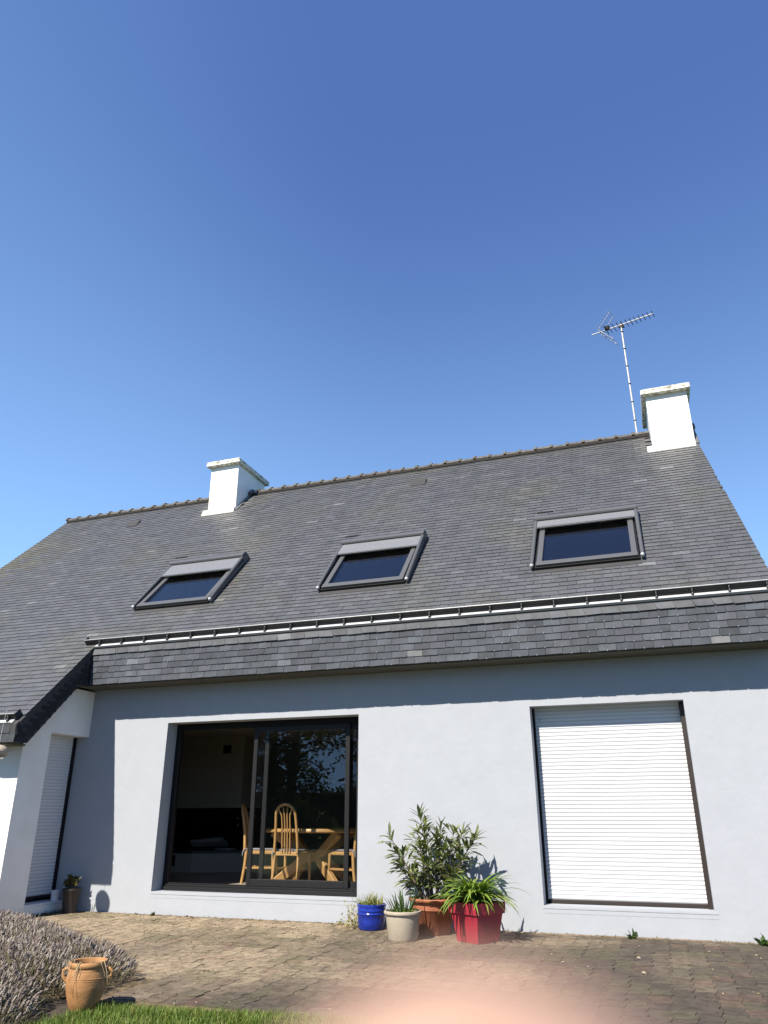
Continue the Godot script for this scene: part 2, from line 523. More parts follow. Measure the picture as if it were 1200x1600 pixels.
# ---------------------------------------------------------------- house
func grid_wall(b: MB, xs: Array, ys: Array, holes: Array, z0: float, z1: float, t := Transform3D.IDENTITY) -> void:
	# wall in the frame's xy plane between z0 (back) and z1 (front); holes are [column, row] cells left out
	var solid := func(i: int, j: int) -> bool:
		if i < 0 or j < 0 or i >= xs.size() - 1 or j >= ys.size() - 1: return false
		return not holes.has([i, j])
	for i in xs.size() - 1:
		for j in ys.size() - 1:
			if not solid.call(i, j): continue
			var x0: float = xs[i]
			var x1: float = xs[i + 1]
			var y0: float = ys[j]
			var y1: float = ys[j + 1]
			b.quad(t * Vector3(x0, y0, z1), t * Vector3(x1, y0, z1), t * Vector3(x1, y1, z1), t * Vector3(x0, y1, z1))
			b.quad(t * Vector3(x1, y0, z0), t * Vector3(x0, y0, z0), t * Vector3(x0, y1, z0), t * Vector3(x1, y1, z0))
			if not solid.call(i - 1, j): b.quad(t * Vector3(x0, y0, z0), t * Vector3(x0, y0, z1), t * Vector3(x0, y1, z1), t * Vector3(x0, y1, z0))
			if not solid.call(i + 1, j): b.quad(t * Vector3(x1, y0, z1), t * Vector3(x1, y0, z0), t * Vector3(x1, y1, z0), t * Vector3(x1, y1, z1))
			if not solid.call(i, j - 1): b.quad(t * Vector3(x0, y0, z0), t * Vector3(x1, y0, z0), t * Vector3(x1, y0, z1), t * Vector3(x0, y0, z1))
			if not solid.call(i, j + 1): b.quad(t * Vector3(x0, y1, z1), t * Vector3(x1, y1, z1), t * Vector3(x1, y1, z0), t * Vector3(x0, y1, z0))

const XL := -12.706     # left verge
const XC := -7.80      # cheek of the low roof
func verge(v: float) -> float: return 1.509 - 0.036 * v   # right verge, x at slope height v

func build_house() -> void:
	house = thing("house", "pale blue grey house with dark slate roof, white left wing and two chimneys", "house")
	# --- walls
	var b := MB.new()
	grid_wall(b, [-8.60, -6.65, -3.69, -1.43, 0.35, 1.45], [-0.05, 0.275, 2.46, 3.30], [[1, 1], [3, 1]], -0.32, 0.0)
	put("wall", b, M.wall, house)
	b = MB.new()   # wing: front and the side that looks at the terrace
	b.box(Vector3(-12.4, -0.05, 0.98), Vector3(-8.02, 2.40, 1.26))
	var side := PackedVector2Array([Vector2(-0.979, -0.05), Vector2(-0.979, 2.52), Vector2(-0.55, 2.96), Vector2(0.0, 2.96), Vector2(0.0, 2.301), Vector2(-0.775, 2.301), Vector2(-0.775, 0.10), Vector2(0.0, 0.10), Vector2(0.0, -0.05)])
	var st := Transform3D(Basis(Vector3(0, 0, -1), Vector3.UP, Vector3.RIGHT), Vector3(-8.30, 0, 0))
	b.prism(side, 0.0, 0.28, st)
	b.prism(PackedVector2Array([Vector2(-1.26, 2.401), Vector2(-0.98, 2.52), Vector2(-0.98, 2.401)]), 0.0, 0.28, st)
	put("wing_wall", b, M.white, house)
	b = MB.new()
	b.box(Vector3(-8.30, 0.1005, 0.0), Vector3(-8.018, 0.135, 0.774), 0.004)
	put("threshold", b, M.pvc_grey, house)
	b = MB.new()   # gables and back
	var gp := PackedVector2Array([Vector2(0.3, -0.05), Vector2(0.3, 3.6), Vector2(3.795, 7.4), Vector2(7.5, 3.6), Vector2(7.5, -0.05)])
	b.prism(gp, 0.0, 0.25, Transform3D(Basis(Vector3(0, 0, -1), Vector3.UP, Vector3.RIGHT), Vector3(1.02, 0, 0)))
	gp = PackedVector2Array([Vector2(-0.98, -0.05), Vector2(-0.98, 2.3), Vector2(3.795, 7.4), Vector2(7.5, 3.6), Vector2(7.5, -0.05)])
	b.prism(gp, 0.0, 0.25, Transform3D(Basis(Vector3(0, 0, -1), Vector3.UP, Vector3.RIGHT), Vector3(-12.4, 0, 0)))
	b.box(Vector3(-12.4, -0.05, -7.75), Vector3(1.44, 3.5, -7.5))
	put("gable_wall", b, M.white, house)
	roof()
	chimney(-8.437, -7.766, -7.70)
	chimney(0.59, 1.286, 1.352)
	eaves()
	skylight(-7.725, -6.302, 1.83)
	skylight(-4.462, -3.08, 1.89)
	skylight(-1.301, 0.132, 2.00)
	openings()

func slate_shape(sd: int, w: float, h: float) -> MB:
	# wedge: local x across, y up the slope, z out; lower edge proud of the upper
	var r := rnd(sd)
	var b := MB.new()
	var d0 := r.randf_range(-0.004, 0.004)
	var d1 := r.randf_range(-0.004, 0.004)
	var z0 := 0.0160 + r.randf_range(-0.0025, 0.0025)
	var z1 := 0.004
	var g := 0.0022
	var x0 := g
	var x1 := w - g
	var cl := r.randf_range(0.002, 0.014) if r.randf() < 0.35 else 0.0
	var p0 := Vector3(x0, d0 + cl, z0)
	var p0b := Vector3(x0 + cl * 1.4, d0, z0)
	var p1 := Vector3(x1, d1, z0 + r.randf_range(-0.001, 0.001))
	var p2 := Vector3(x1, h, z1)
	var p3 := Vector3(x0, h, z1)
	b.quad(p0b, p1, p2, p3)
	b.tri(p0, p0b, p3)
	var dn := Vector3(0, 0, -0.0135)
	b.quad(p0b + dn, p1 + dn, p1, p0b)
	b.quad(p0 + dn, p0b + dn, p0b, p0)
	b.quad(p1 + dn, p2 + dn * 0.4, p2, p1)
	b.quad(p3 + dn * 0.4, p0 + dn, p0, p3)
	return b

func slate_tone(r: RandomNumberGenerator) -> float:
	var u := r.randf()
	if u < 0.006: return r.randf_range(1.4, 1.8)
	if u < 0.04: return r.randf_range(1.12, 1.25)
	return r.randf_range(0.90, 1.09)

func lay_slates(list: Array, parent: Node, called: String, most: int) -> void:
	var sm: Material = M.slate if called == "slate" else M.slate_hung
	# list: [centre, frame, variant, colour, width scale]
	var pr := pick_nearest(list, most)
	var cache := {}
	for e in pr[0]:
		var q: Color = e[3]
		var key := "%s_%d_%d" % [str(e[2].get_instance_id()), int(q.r * 320), int((q.b - q.r) * 240)]
		if not cache.has(key):
			var mm := MB.new()
			mm.add(e[2], Transform3D.IDENTITY, q)
			cache[key] = mm.mesh(sm)
		var o := put(called, cache[key], null, parent)
		o.transform = e[1]
	if pr[1].is_empty(): return
	var rest := MB.new()
	for e in pr[1]: rest.add(e[2], e[1], e[3])
	stuff(put(called + "_field", rest, sm, parent))

func roof() -> void:
	var b := MB.new()
	# front and rear slopes as one deck with real thickness
	var f := Transform3D(Basis(Vector3(0, 0, -1), Vector3.UP, Vector3.RIGHT), Vector3.ZERO)
	f.origin.x = XL + 0.01
	b.prism(PackedVector2Array([Vector2(-1.60, 2.362), Vector2(3.795, 7.757), Vector2(8.3, 3.25), Vector2(8.2, 3.13), Vector2(3.795, 7.55), Vector2(-1.52, 2.22)]), 0.0, XC - XL - 0.012, f)
	f.origin.x = XC
	b.prism(PackedVector2Array([Vector2(-0.40, 3.562), Vector2(3.795, 7.757), Vector2(8.3, 3.25), Vector2(8.2, 3.13), Vector2(3.795, 7.55), Vector2(-0.32, 3.43)]), 0.0, 1.29 - XC, f)
	# tapering strip out to the right verge
	var va := [-0.09, 5.815]
	var q0 := roof_frame(1.29, va[0], -0.004).origin
	var q1 := roof_frame(verge(va[0]) - 0.01, va[0], -0.004).origin
	var q2 := roof_frame(verge(va[1]) - 0.01, va[1], -0.004).origin
	var q3 := roof_frame(1.29, va[1], -0.004).origin
	var dn := Vector3(0, -0.09, -0.09)
	b.quad(q0, q1, q2, q3); b.quad(q1 + dn, q0 + dn, q3 + dn, q2 + dn)
	b.quad(q0 + dn, q1 + dn, q1, q0); b.quad(q1 + dn, q2 + dn, q2, q1)
	var deck := put("roof", b, M.slate_dark, house)
	# slates
	var variants := []
	for k in 10: variants.append(slate_shape(900 + k, 0.22, 0.128))
	var r := rnd(4242)
	var fn := FastNoiseLite.new()
	fn.seed = 9; fn.frequency = 0.45; fn.fractal_octaves = 4
	var list := []
	var hooks := MB.new()
	var ex := 0.105
	for row in range(-16, 56):
		var v := row * ex - 0.005
		if v > 5.77: continue
		var low := v < -0.03
		var xr := XC if low else verge(v)
		var off := (0.11 if row % 2 else 0.0) + r.randf_range(-0.006, 0.006)
		var nx := int((xr - XL) / 0.22) + 2
		for k in nx:
			var x0 := XL + off - 0.11 + k * 0.22
			var x1 := x0 + 0.22
			x0 = maxf(x0, XL); x1 = minf(x1, xr)
			if x1 - x0 < 0.04: continue
			var xm := (x0 + x1) * 0.5
			# leave room for chimneys and roof windows
			var blocked := false
			for ch in [[-8.437, -7.766], [0.59, 1.286]]:
				if xm > ch[0] - 0.02 and xm < ch[1] + 0.02 and v > 4.94: blocked = true
			for s in [[-7.725, -6.302], [-4.462, -3.08], [-1.301, 0.132]]:
				if xm > s[0] + 0.06 and xm < s[1] - 0.06 and v > 0.97 and v < 2.24: blocked = true
			if blocked: continue
			var t := roof_frame(x0, v, 0.0)
			t.basis = t.basis * Basis(Vector3.BACK, r.randf_range(-0.008, 0.008))
			t.basis.x *= (x1 - x0) / 0.22
			var tone := slate_tone(r)
			var moss := clampf(fn.get_noise_2d(xm, v) * 1.6 + 0.05, 0, 1)
			var col := Color(0.094, 0.097, 0.103).lerp(Color(0.101, 0.102, 0.094), moss) * tone
			var lich := clampf((-11.2 - xm) * 0.5, 0, 1) * clampf(1.0 - absf(v - 3.4) / 2.2, 0, 1)
			if lich > 0.0 and fn.get_noise_2d(xm * 4, v * 4) > -0.15: col = col.lerp(Color(0.15, 0.13, 0.045), lich * 0.6)
			# pale run-off below the chimneys
			for ch in [[-8.437, -7.766], [0.59, 1.286]]:
				if xm > ch[0] - 0.25 and xm < ch[1] + 0.2 and v > 4.2: col = col.lerp(Color(0.20, 0.195, 0.185), clampf((v - 4.2) * 0.5, 0, 0.45))
			col.a = 1
			list.append([t * Vector3(0.11, 0.05, 0.01), t, variants[r.randi() % 10], col])
			# stainless hook at the foot of the slate
			if r.randf() < 0.92:
				var hx := xm + r.randf_range(-0.006, 0.006)
				var ht := roof_frame(hx, v, 0.0)
				hooks.box(Vector3(-0.0026, -0.005, 0.006), Vector3(0.0026, 0.011, 0.018), 0.0, ht)
	lay_slates(list, deck, "slate", 300)
	stuff(put("slate_hooks", hooks, M.steel, deck))
	# ridge: half-round tiles, each with a raised collar at its left end
	var rt := MB.new()
	var prof := []
	for k in 9:
		var a := PI * (0.06 + 0.88 * k / 8.0)
		prof.append(Vector2(cos(a), sin(a)))
	var ring := func(x0: float, x1: float, rad0: float, rad1: float):
		for k in 8:
			var a: Vector2 = prof[k]
			var c: Vector2 = prof[k + 1]
			rt.quad(Vector3(x1, a.y * rad1, a.x * rad1), Vector3(x0, a.y * rad0, a.x * rad0), Vector3(x0, c.y * rad0, c.x * rad0), Vector3(x1, c.y * rad1, c.x * rad1))
			rt.tri(Vector3(x0, 0, 0), Vector3(x0, c.y * rad0, c.x * rad0), Vector3(x0, a.y * rad0, a.x * rad0))
			rt.tri(Vector3(x1, 0, 0), Vector3(x1, a.y * rad1, a.x * rad1), Vector3(x1, c.y * rad1, c.x * rad1))
	ring.call(0.03, 0.315, 0.095, 0.088)
	ring.call(0.0, 0.048, 0.123, 0.117)
	var rts := []
	for k in 3:
		var mm := MB.new()
		mm.add(rt, Transform3D.IDENTITY, Color(1, 1, 1) * [0.85, 1.0, 1.35][k])
		rts.append(mm.mesh(M.ridge))
	var x := XL + 0.0
	while x < 1.05:
		var skip: bool = (x > -8.52 and x < -7.84) or (x > 0.50 and x < 1.02)
		if not skip:
			var o := put("ridge_tile", rts[r.randi() % 3], null, deck)
			o.position = Vector3(x, 7.738 + r.randf_range(-0.008, 0.008), -3.795)
			o.rotation = Vector3(0, 0, r.randf_range(-0.02, 0.02))
		x += 0.302
	var last := put("ridge_tile", rts[0], null, deck)
	last.position = Vector3(0.985, 7.738, -3.795)
	var bed := MB.new()   # mortar under the ridge
	bed.box(Vector3(XL + 0.02, 7.66, -3.915), Vector3(1.29, 7.755, -3.675), 0.03, Transform3D.IDENTITY, Color(0.12, 0.10, 0.09))
	put("ridge_bedding", bed, M.ridge, deck)
	# two small ventilation slates
	for p in [Vector2(-10.45, 4.86), Vector2(-3.86, 4.86)]:
		var vb := MB.new()
		var t := roof_frame(p.x, p.y, 0.01)
		vb.prism(PackedVector2Array([Vector2(0, 0.01), Vector2(0.22, 0.01), Vector2(0.22, 0.045)]), 0.0, 0.28, t * Transform3D(Basis(Vector3(0, 1, 0), Vector3(0, 0, 1), Vector3(1, 0, 0)), Vector3.ZERO), Color(0.9, 0.9, 0.9))
		put("roof_vent", vb, M.slate_dark, deck)

func chimney(x0: float, x1: float, cap_r: float) -> void:
	var zf := -3.196
	var zb := -4.385
	var b := MB.new()
	b.box(Vector3(x0, 6.7, zb), Vector3(x1, 8.243, zf), 0.006)
	var o := put("chimney", b, M.white, house)
	b = MB.new()
	b.box(Vector3(x0 - 0.077, 8.238, zb - 0.092), Vector3(x1 + 0.067, 8.348, zf + 0.10), 0.012)
	put("chimney_cap", b, M.render_cap, o)
	# mortar fillet at the foot of the front face and up the left side
	b = MB.new()
	var t := roof_frame(0, 0, 0)
	var v0 := (3.97 - zf - 3.6387) / SQ       # slope height of the front face
	b.prism(PackedVector2Array([Vector2(v0 - 0.11, 0.008), Vector2(v0 + 0.06, 0.008), Vector2(v0 + 0.03, 0.075)]), x0 - 0.10, x1 + 0.0, t * Transform3D(Basis(Vector3(0, 1, 0), Vector3(0, 0, 1), Vector3(1, 0, 0)), Vector3.ZERO))
	put("mortar_fillet", b, M.mortar, o)
	b = MB.new()
	b.box(Vector3(x0 - 0.002, 7.142, zf + 0.001), Vector3(x1 + 0.002, 7.178, zf + 0.012), 0.003)
	put("flashing", b, M.lead, o)
	b = MB.new()
	b.box(Vector3(x1, v0 - 0.02, 0.0), Vector3(x1 + 0.07, v0 + 1.0, 0.035), 0.01, t)
	b.box(Vector3(x1 + 0.0, v0 + 0.72, 0.0), Vector3(x1 + 0.09, v0 + 0.90, 0.10), 0.02, t)
	put("side_flashing", b, M.lead, o)

func eaves() -> void:
	var r := rnd(77)
	# ---- main fascia: slate hung board at z 0.42
	var b := MB.new()
	b.box(Vector3(-7.99, 2.985, 0.0), Vector3(1.44, 3.008, 0.395))
	put("soffit", b, M.eave_wood, house)
	b = MB.new()
	b.box(Vector3(-7.79, 2.995, 0.396), Vector3(1.50, 3.55, 0.416))
	var board := put("fascia", b, M.slate_dark, house)
	var variants := []
	for k in 8: variants.append(slate_shape(700 + k, 0.205, 0.10))
	var list := []
	var hooks := MB.new()
	for row in 6:
		var y := 3.000 + row * 0.087
		var off := 0.1025 if row % 2 else 0.0
		for k in 47:
			var x0 := -7.79 + off - 0.1025 + k * 0.205
			var x1 := minf(x0 + 0.205, 1.50)
			x0 = maxf(x0, -7.79)
			if x1 - x0 < 0.03: continue
			var t := Transform3D(Basis.IDENTITY, Vector3(x0, y, 0.418))
			t.basis = Basis(Vector3.BACK, r.randf_range(-0.014, 0.014))
			t.basis.x *= (x1 - x0) / 0.205
			var tone := slate_tone(r)
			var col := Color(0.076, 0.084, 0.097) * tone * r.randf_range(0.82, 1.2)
			if row == 5:     # flared top course, cut on the skew
				t.origin.z = 0.430
				t.basis.y = Vector3(-0.035, 0.100, -0.022) / 0.1
				t.basis.z = Vector3(0, 0.22, 0.97)
				col = Color(0.098, 0.104, 0.114) * tone * r.randf_range(0.85, 1.15)
			elif row < 2 and r.randf() < 0.03: col = Color(0.16, 0.165, 0.17)
			elif r.randf() < (0.75 if x0 > -2.0 else 0.35):
				hooks.box(Vector3(-0.003, -0.004, 0.006), Vector3(0.003, 0.010, 0.019), 0.0, Transform3D(Basis.IDENTITY, t * Vector3(0.1025, 0, 0)))
			col.a = 1
			list.append([t * Vector3(0.1, 0.05, 0.0), t, variants[r.randi() % 8], col])
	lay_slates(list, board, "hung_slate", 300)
	stuff(put("slate_hooks", hooks, M.steel, board))
	gutter(-7.99, 1.52, 3.608, 24)
	# ---- low roof over the wing
	b = MB.new()
	b.box(Vector3(-12.4, 2.085, 1.24), Vector3(-8.0, 2.11, 1.615))
	put("soffit", b, M.eave_wood, house)
	b = MB.new()
	b.box(Vector3(-12.68, 2.10, 1.616), Vector3(-7.81, 2.33, 1.636))
	var low := put("fascia", b, M.slate_dark, house)
	list = []
	for row in 2:
		for k in 24:
			var x1 := -7.805 - k * 0.205 - (0.1 if row % 2 else 0.0)
			if x1 < -12.5: continue
			var t := Transform3D(Basis.IDENTITY, Vector3(x1 - 0.205, 2.10 + row * 0.115, 1.638))
			t.basis.y *= 1.25
			if row == 1: t.basis.z = Vector3(0, 0.3, 0.95)
			var col := Color(0.062, 0.068, 0.078) * slate_tone(r)
			col.a = 1
			list.append([t * Vector3(0.1, 0.05, 0.0), t, variants[r.randi() % 8], col])
	lay_slates(list, low, "hung_slate", 300)
	gutter(-12.70, -7.87, 2.392, 12)
	# ---- cheek: slate hung side of the low roof, facing the terrace
	b = MB.new()
	var t2 := Transform3D(Basis(Vector3(0, 0, -1), Vector3.UP, Vector3.RIGHT), Vector3(-8.0, 0, 0))
	var poly := PackedVector2Array([Vector2(-0.42, 3.53), Vector2(-0.42, 2.98), Vector2(-0.60, 2.965), Vector2(-1.40, 2.115), Vector2(-1.645, 2.10), Vector2(-1.645, 2.325), Vector2(-1.575, 2.39)])
	b.prism(poly, 0.01, 0.185, t2)
	var cheek := put("cheek", b, M.slate_dark, house)
	list = []
	var vs := []
	for k in 4: vs.append(slate_shape(760 + k, 0.2, 0.125))
	for row in 16:
		var y := 2.105 + row * 0.0885
		for k in 9:
			var z := 0.42 + k * 0.2 + (0.1 if row % 2 else 0.0)
			var z0 := maxf(z, 0.60 - (y - 2.965) / 1.0625 if y < 2.965 else 0.42)    # lower edge
			var z1 := minf(z + 0.2, minf(3.93 - y - 0.11, 1.645))
			z0 = maxf(z0, z)
			if z1 - z0 < 0.035: continue
			var t := Transform3D(Basis(Vector3(0, 0, -1), Vector3.UP, Vector3.RIGHT), Vector3(-7.813, y, z1))
			t.basis.x *= (z1 - z0) / 0.2
			var col := Color(0.034, 0.035, 0.038) * slate_tone(r)  # darker than the fascia slates: the cheek's shade is put into the colour
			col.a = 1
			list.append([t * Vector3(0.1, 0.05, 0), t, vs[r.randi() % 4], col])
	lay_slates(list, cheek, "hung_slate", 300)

# a gutter laid on the slope: upstand square to the roof with its shade put in as dark colour, pale zinc strip below it, hooks over both
func gutter(x0: float, x1: float, y: float, hooks: int) -> void:
	var v := (y - 3.6387) / SQ
	var t := roof_frame(0, v, 0.0)
	var b := MB.new()
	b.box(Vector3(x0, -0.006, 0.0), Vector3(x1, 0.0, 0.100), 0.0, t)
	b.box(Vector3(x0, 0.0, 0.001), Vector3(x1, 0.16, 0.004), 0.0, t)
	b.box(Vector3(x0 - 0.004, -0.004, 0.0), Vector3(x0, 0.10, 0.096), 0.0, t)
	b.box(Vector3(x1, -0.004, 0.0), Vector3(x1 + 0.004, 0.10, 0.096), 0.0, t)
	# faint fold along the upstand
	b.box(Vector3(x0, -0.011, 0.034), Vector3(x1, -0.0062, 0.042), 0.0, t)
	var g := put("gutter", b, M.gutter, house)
	b = MB.new()
	b.tube(PackedVector3Array([t * Vector3(x0, -0.004, 0.100), t * Vector3(x1, -0.004, 0.100)]), PackedFloat32Array([0.007]), 8)
	put("gutter_rim", b, M.zinc, g)
	b = MB.new()
	b.box(Vector3(maxf(x0 + 0.19, -12.69) if y > 3.0 else x0, -0.088, 0.0085), Vector3(x1 - 0.03, -0.0065, 0.012), 0.0, t)
	b.box(Vector3(maxf(x0 + 0.19, -12.69) if y > 3.0 else x0, -0.092, 0.0), Vector3(x1 - 0.03, -0.0882, 0.03), 0.0, t)
	put("drip_strip", b, M.strip, g)
	b = MB.new()
	b.box(Vector3(-0.006, -0.060, 0.038), Vector3(0.006, -0.034, 0.048), 0.004)
	b.box(Vector3(-0.006, -0.0165, 0.060), Vector3(0.006, -0.0112, 0.080), 0.001)
	var knob := b.mesh(M.steel)
	b = MB.new()
	b.box(Vector3(-0.014, -0.066, 0.013), Vector3(0.014, -0.026, 0.038), 0.007)
	b.box(Vector3(-0.012, -0.032, 0.013), Vector3(0.012, -0.0115, 0.062), 0.004)
	var bm := b.mesh(M.gutter)
	for k in hooks:
		var o := put("gutter_hook", bm, null, g)
		var kn := put("gutter_hook", knob, null, g)
		var xa := x0 + 0.27 if y > 3.0 else x0 + 0.1
		o.transform = t * Transform3D(Basis.IDENTITY, Vector3(xa + (x1 - 0.12 - xa) * k / (hooks - 1.0), 0, 0))
		kn.transform = o.transform

func skylight(x0: float, x1: float, shut: float) -> void:
	var s := part("skylight", house)
	s.transform = roof_frame(x0, 0.8945, 0.0)
	var w := x1 - x0
	var h := 1.515
	shut -= 0.8945
	# upstand that everything sits on
	var b := MB.new()
	b.box(Vector3(0.035, 0.0, -0.05), Vector3(w - 0.035, 0.05, 0.055), 0.004)
	b.box(Vector3(0.035, 0.05, -0.05), Vector3(0.10, h - 0.04, 0.06), 0.004)
	b.box(Vector3(w - 0.10, 0.05, -0.05), Vector3(w - 0.035, h - 0.04, 0.06), 0.004)
	b.box(Vector3(0.10, h - 0.12, -0.05), Vector3(w - 0.10, h - 0.04, 0.06), 0.004)
	put("frame", b, M.alu_dark, s)
	b = MB.new()   # apron under the sill, coloured dark for the shadow there
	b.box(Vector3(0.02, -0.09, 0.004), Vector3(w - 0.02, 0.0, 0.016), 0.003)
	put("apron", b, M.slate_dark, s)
	b = MB.new()   # moving sash
	b.box(Vector3(0.055, 0.02, 0.056), Vector3(w - 0.055, 0.115, 0.092), 0.006)
	b.box(Vector3(0.06, 0.116, 0.058), Vector3(0.135, h - 0.22, 0.088), 0.006)
	b.box(Vector3(w - 0.135, 0.116, 0.058), Vector3(w - 0.06, h - 0.22, 0.088), 0.006)
	put("sash", b, M.frame_grey, s)
	b = MB.new()
	b.quad(Vector3(0.13, 0.10, 0.062), Vector3(w - 0.13, 0.10, 0.062), Vector3(w - 0.13, h - 0.18, 0.062), Vector3(0.13, h - 0.18, 0.062))
	b.quad(Vector3(0.13, 0.10, 0.044), Vector3(w - 0.13, 0.10, 0.044), Vector3(w - 0.13, h - 0.18, 0.044), Vector3(0.13, h - 0.18, 0.044))
	put("pane", b, M.glass, s)
	b = MB.new()   # black slab over the deck, painted as the attic's darkness behind the glass
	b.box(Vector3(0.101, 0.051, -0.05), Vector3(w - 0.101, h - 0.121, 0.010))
	put("dark_attic_slab", b, M.soot_and_dark, s)
	# guide rails with rounded feet
	for sx in [0.0, w]:
		b = MB.new()
		b.tube(PackedVector3Array([Vector3(sx, 0.005, 0.075), Vector3(sx, 0.03, 0.088), Vector3(sx, h * 0.6, 0.118), Vector3(sx, h - 0.04, 0.14)]), PackedFloat32Array([0.015, 0.026, 0.027, 0.027]), 10)
		b.box(Vector3(sx - 0.014, 0.02, 0.02), Vector3(sx + 0.014, h - 0.05, 0.085), 0.004)
		put("guide_rail", b, M.frame_grey, s)
		b = MB.new()
		b.lathe(PackedVector2Array([Vector2(0.0, -0.02), Vector2(0.02, -0.014), Vector2(0.028, 0.0), Vector2(0.028, 0.02), Vector2(0.0, 0.022)]), 10, Transform3D(Basis(Vector3.RIGHT, 0.04), Vector3(sx, 0.012, 0.082)))
		put("rail_foot", b, M.zinc, s)
	# roller shutter: box across the top, slatted curtain part way down
	b = MB.new()
	var arc := PackedVector2Array()
	for k in 9:
		var a := PI * 0.5 * k / 8.0
		arc.append(Vector2(h - 0.10 + sin(a) * 0.11, 0.02 + cos(a) * 0.165))
	arc.append(Vector2(h + 0.01, 0.0)); arc.append(Vector2(h - 0.20, 0.0)); arc.append(Vector2(h - 0.20, 0.165)); arc.append(Vector2(h - 0.19, 0.185))
	b.prism(arc, -0.02, w + 0.02, Transform3D(Basis(Vector3(0, 1, 0), Vector3(0, 0, 1), Vector3(1, 0, 0)), Vector3.ZERO))
	put("shutter_box", b, M.frame_grey, s)
	b = MB.new()
	b.box(Vector3(0.02, h - 0.03, 0.19), Vector3(0.26, h + 0.005, 0.205), 0.004)
	put("solar_cell", b, M.black, s)
	b = MB.new()
	var nsl := int((h - 0.19 - shut) / 0.028)
	for k in nsl:
		var y := h - 0.19 - (k + 1) * 0.028
		b.prism(PackedVector2Array([Vector2(y + 0.001, 0.0), Vector2(y + 0.0275, 0.0), Vector2(y + 0.027, 0.0095), Vector2(y + 0.014, 0.0115), Vector2(y + 0.002, 0.0095)]), 0.016, w - 0.016, Transform3D(Basis(Vector3(0, 1, 0), Vector3(0, 0, 1), Vector3(1, 0, 0)), Vector3(0, 0, 0.115 + y * 0.012)))
	stuff(put("shutter_slats", b, M.shutter_grey, s))
	b = MB.new()
	b.box(Vector3(0.018, shut - 0.005, 0.112), Vector3(w - 0.018, shut + 0.02, 0.136), 0.004)
	put("end_bar", b, M.frame_grey, s)

func slat_mesh(ln: float) -> ArrayMesh:
	var b := MB.new()
	var p := PackedVector2Array([Vector2(0.0, 0.003), Vector2(0.0, 0.0)])   # profile in (z, y)
	p = PackedVector2Array([Vector2(-0.006, 0.0), Vector2(0.0, 0.0), Vector2(0.0015, 0.0008), Vector2(0.0100, 0.0145), Vector2(0.0112, 0.020), Vector2(0.0112, 0.032), Vector2(0.0100, 0.0400), Vector2(0.007, 0.0432), Vector2(-0.006, 0.0432)])
	b.prism(p, 0.0, ln, Transform3D(Basis(Vector3(0, 0, 1), Vector3(0, 1, 0), Vector3(1, 0, 0)), Vector3.ZERO))
	return b.mesh(M.pvc)

func openings() -> void:
	# ---- white roller shutter on the right
	var s := part("roller_shutter", house)
	var sm := slat_mesh(1.715)
	for k in 49:
		var y := 0.318 + k * 0.0437
		if y > 2.42: break
		var o := put("slat", sm, null, s)
		o.position = Vector3(-1.408, y, -0.232)
	var b := MB.new()
	b.box(Vector3(-1.43, 0.278, -0.24), Vector3(-1.404, 2.458, -0.180), 0.003)
	put("guide", b, M.black, s)
	b = MB.new()
	b.box(Vector3(0.30, 0.278, -0.24), Vector3(0.349, 2.458, -0.16), 0.003)
	put("guide", b, M.brown, s)
	b = MB.new()
	b.box(Vector3(-1.385, 0.279, -0.236), Vector3(0.30, 0.317, -0.214), 0.003)
	put("end_bar", b, M.brown, s)
	b = MB.new()
	b.box(Vector3(-1.35, 2.30, -0.2215), Vector3(-1.345, 2.33, -0.215))
	put("stop", b, M.black, s)
	b = MB.new()
	b.box(Vector3(-1.43, 2.43, -0.30), Vector3(0.35, 2.4595, -0.20))
	put("head_box", b, M.pvc_grey, s)
	sill(-1.44, 0.385, 0.0)
	# dim wall behind the shutter
	b = MB.new()
	b.box(Vector3(-1.44, 0.27, -0.318), Vector3(0.36, 2.465, -0.30))
	put("backing", b, M.dark_room, s)
	# ---- shutter in the side of the wing
	s = part("roller_shutter", house)
	sm = slat_mesh(0.715)
	for k in 49:
		var y := 0.205 + k * 0.0437
		if y > 2.28: break
		var o := put("slat", sm, null, s)
		o.transform = Transform3D(Basis(Vector3.UP, PI / 2), Vector3(-8.262, y, 0.768))
	b = MB.new()
	b.box(Vector3(-8.29, 0.136, 0.004), Vector3(-8.225, 2.30, 0.052), 0.003)
	put("guide", b, M.black, s)
	b = MB.new()
	b.box(Vector3(-8.27, 0.175, 0.052), Vector3(-8.25, 0.206, 0.77), 0.003)
	put("end_bar", b, M.brown, s)
	b = MB.new()
	b.box(Vector3(-8.31, 0.13, 0.0), Vector3(-8.285, 2.31, 0.776))
	put("backing", b, M.black, s)
	# ---- sliding window
	s = part("sliding_window", house)
	b = MB.new()
	b.box(Vector3(-6.648, 0.277, -0.315), Vector3(-6.575, 2.458, -0.235), 0.004)
	b.box(Vector3(-3.765, 0.277, -0.315), Vector3(-3.692, 2.458, -0.235), 0.004)
	b.box(Vector3(-6.575, 2.375, -0.315), Vector3(-3.765, 2.458, -0.235), 0.004)
	put("window_frame", b, M.black, s)
	b = MB.new()   # stepped bottom track
	b.box(Vector3(-6.575, 0.277, -0.318), Vector3(-3.765, 0.325, -0.16), 0.004)
	b.box(Vector3(-6.575, 0.325, -0.318), Vector3(-3.765, 0.350, -0.20), 0.003)
	b.box(Vector3(-6.575, 0.350, -0.262), Vector3(-3.765, 0.366, -0.255), 0.002)
	put("track", b, M.alu_dark, s)
	sash(s, -5.36, -3.905, -0.255)
	sash(s, -5.205, -3.76, -0.302)
	sill(-6.66, -3.685, 0.0)

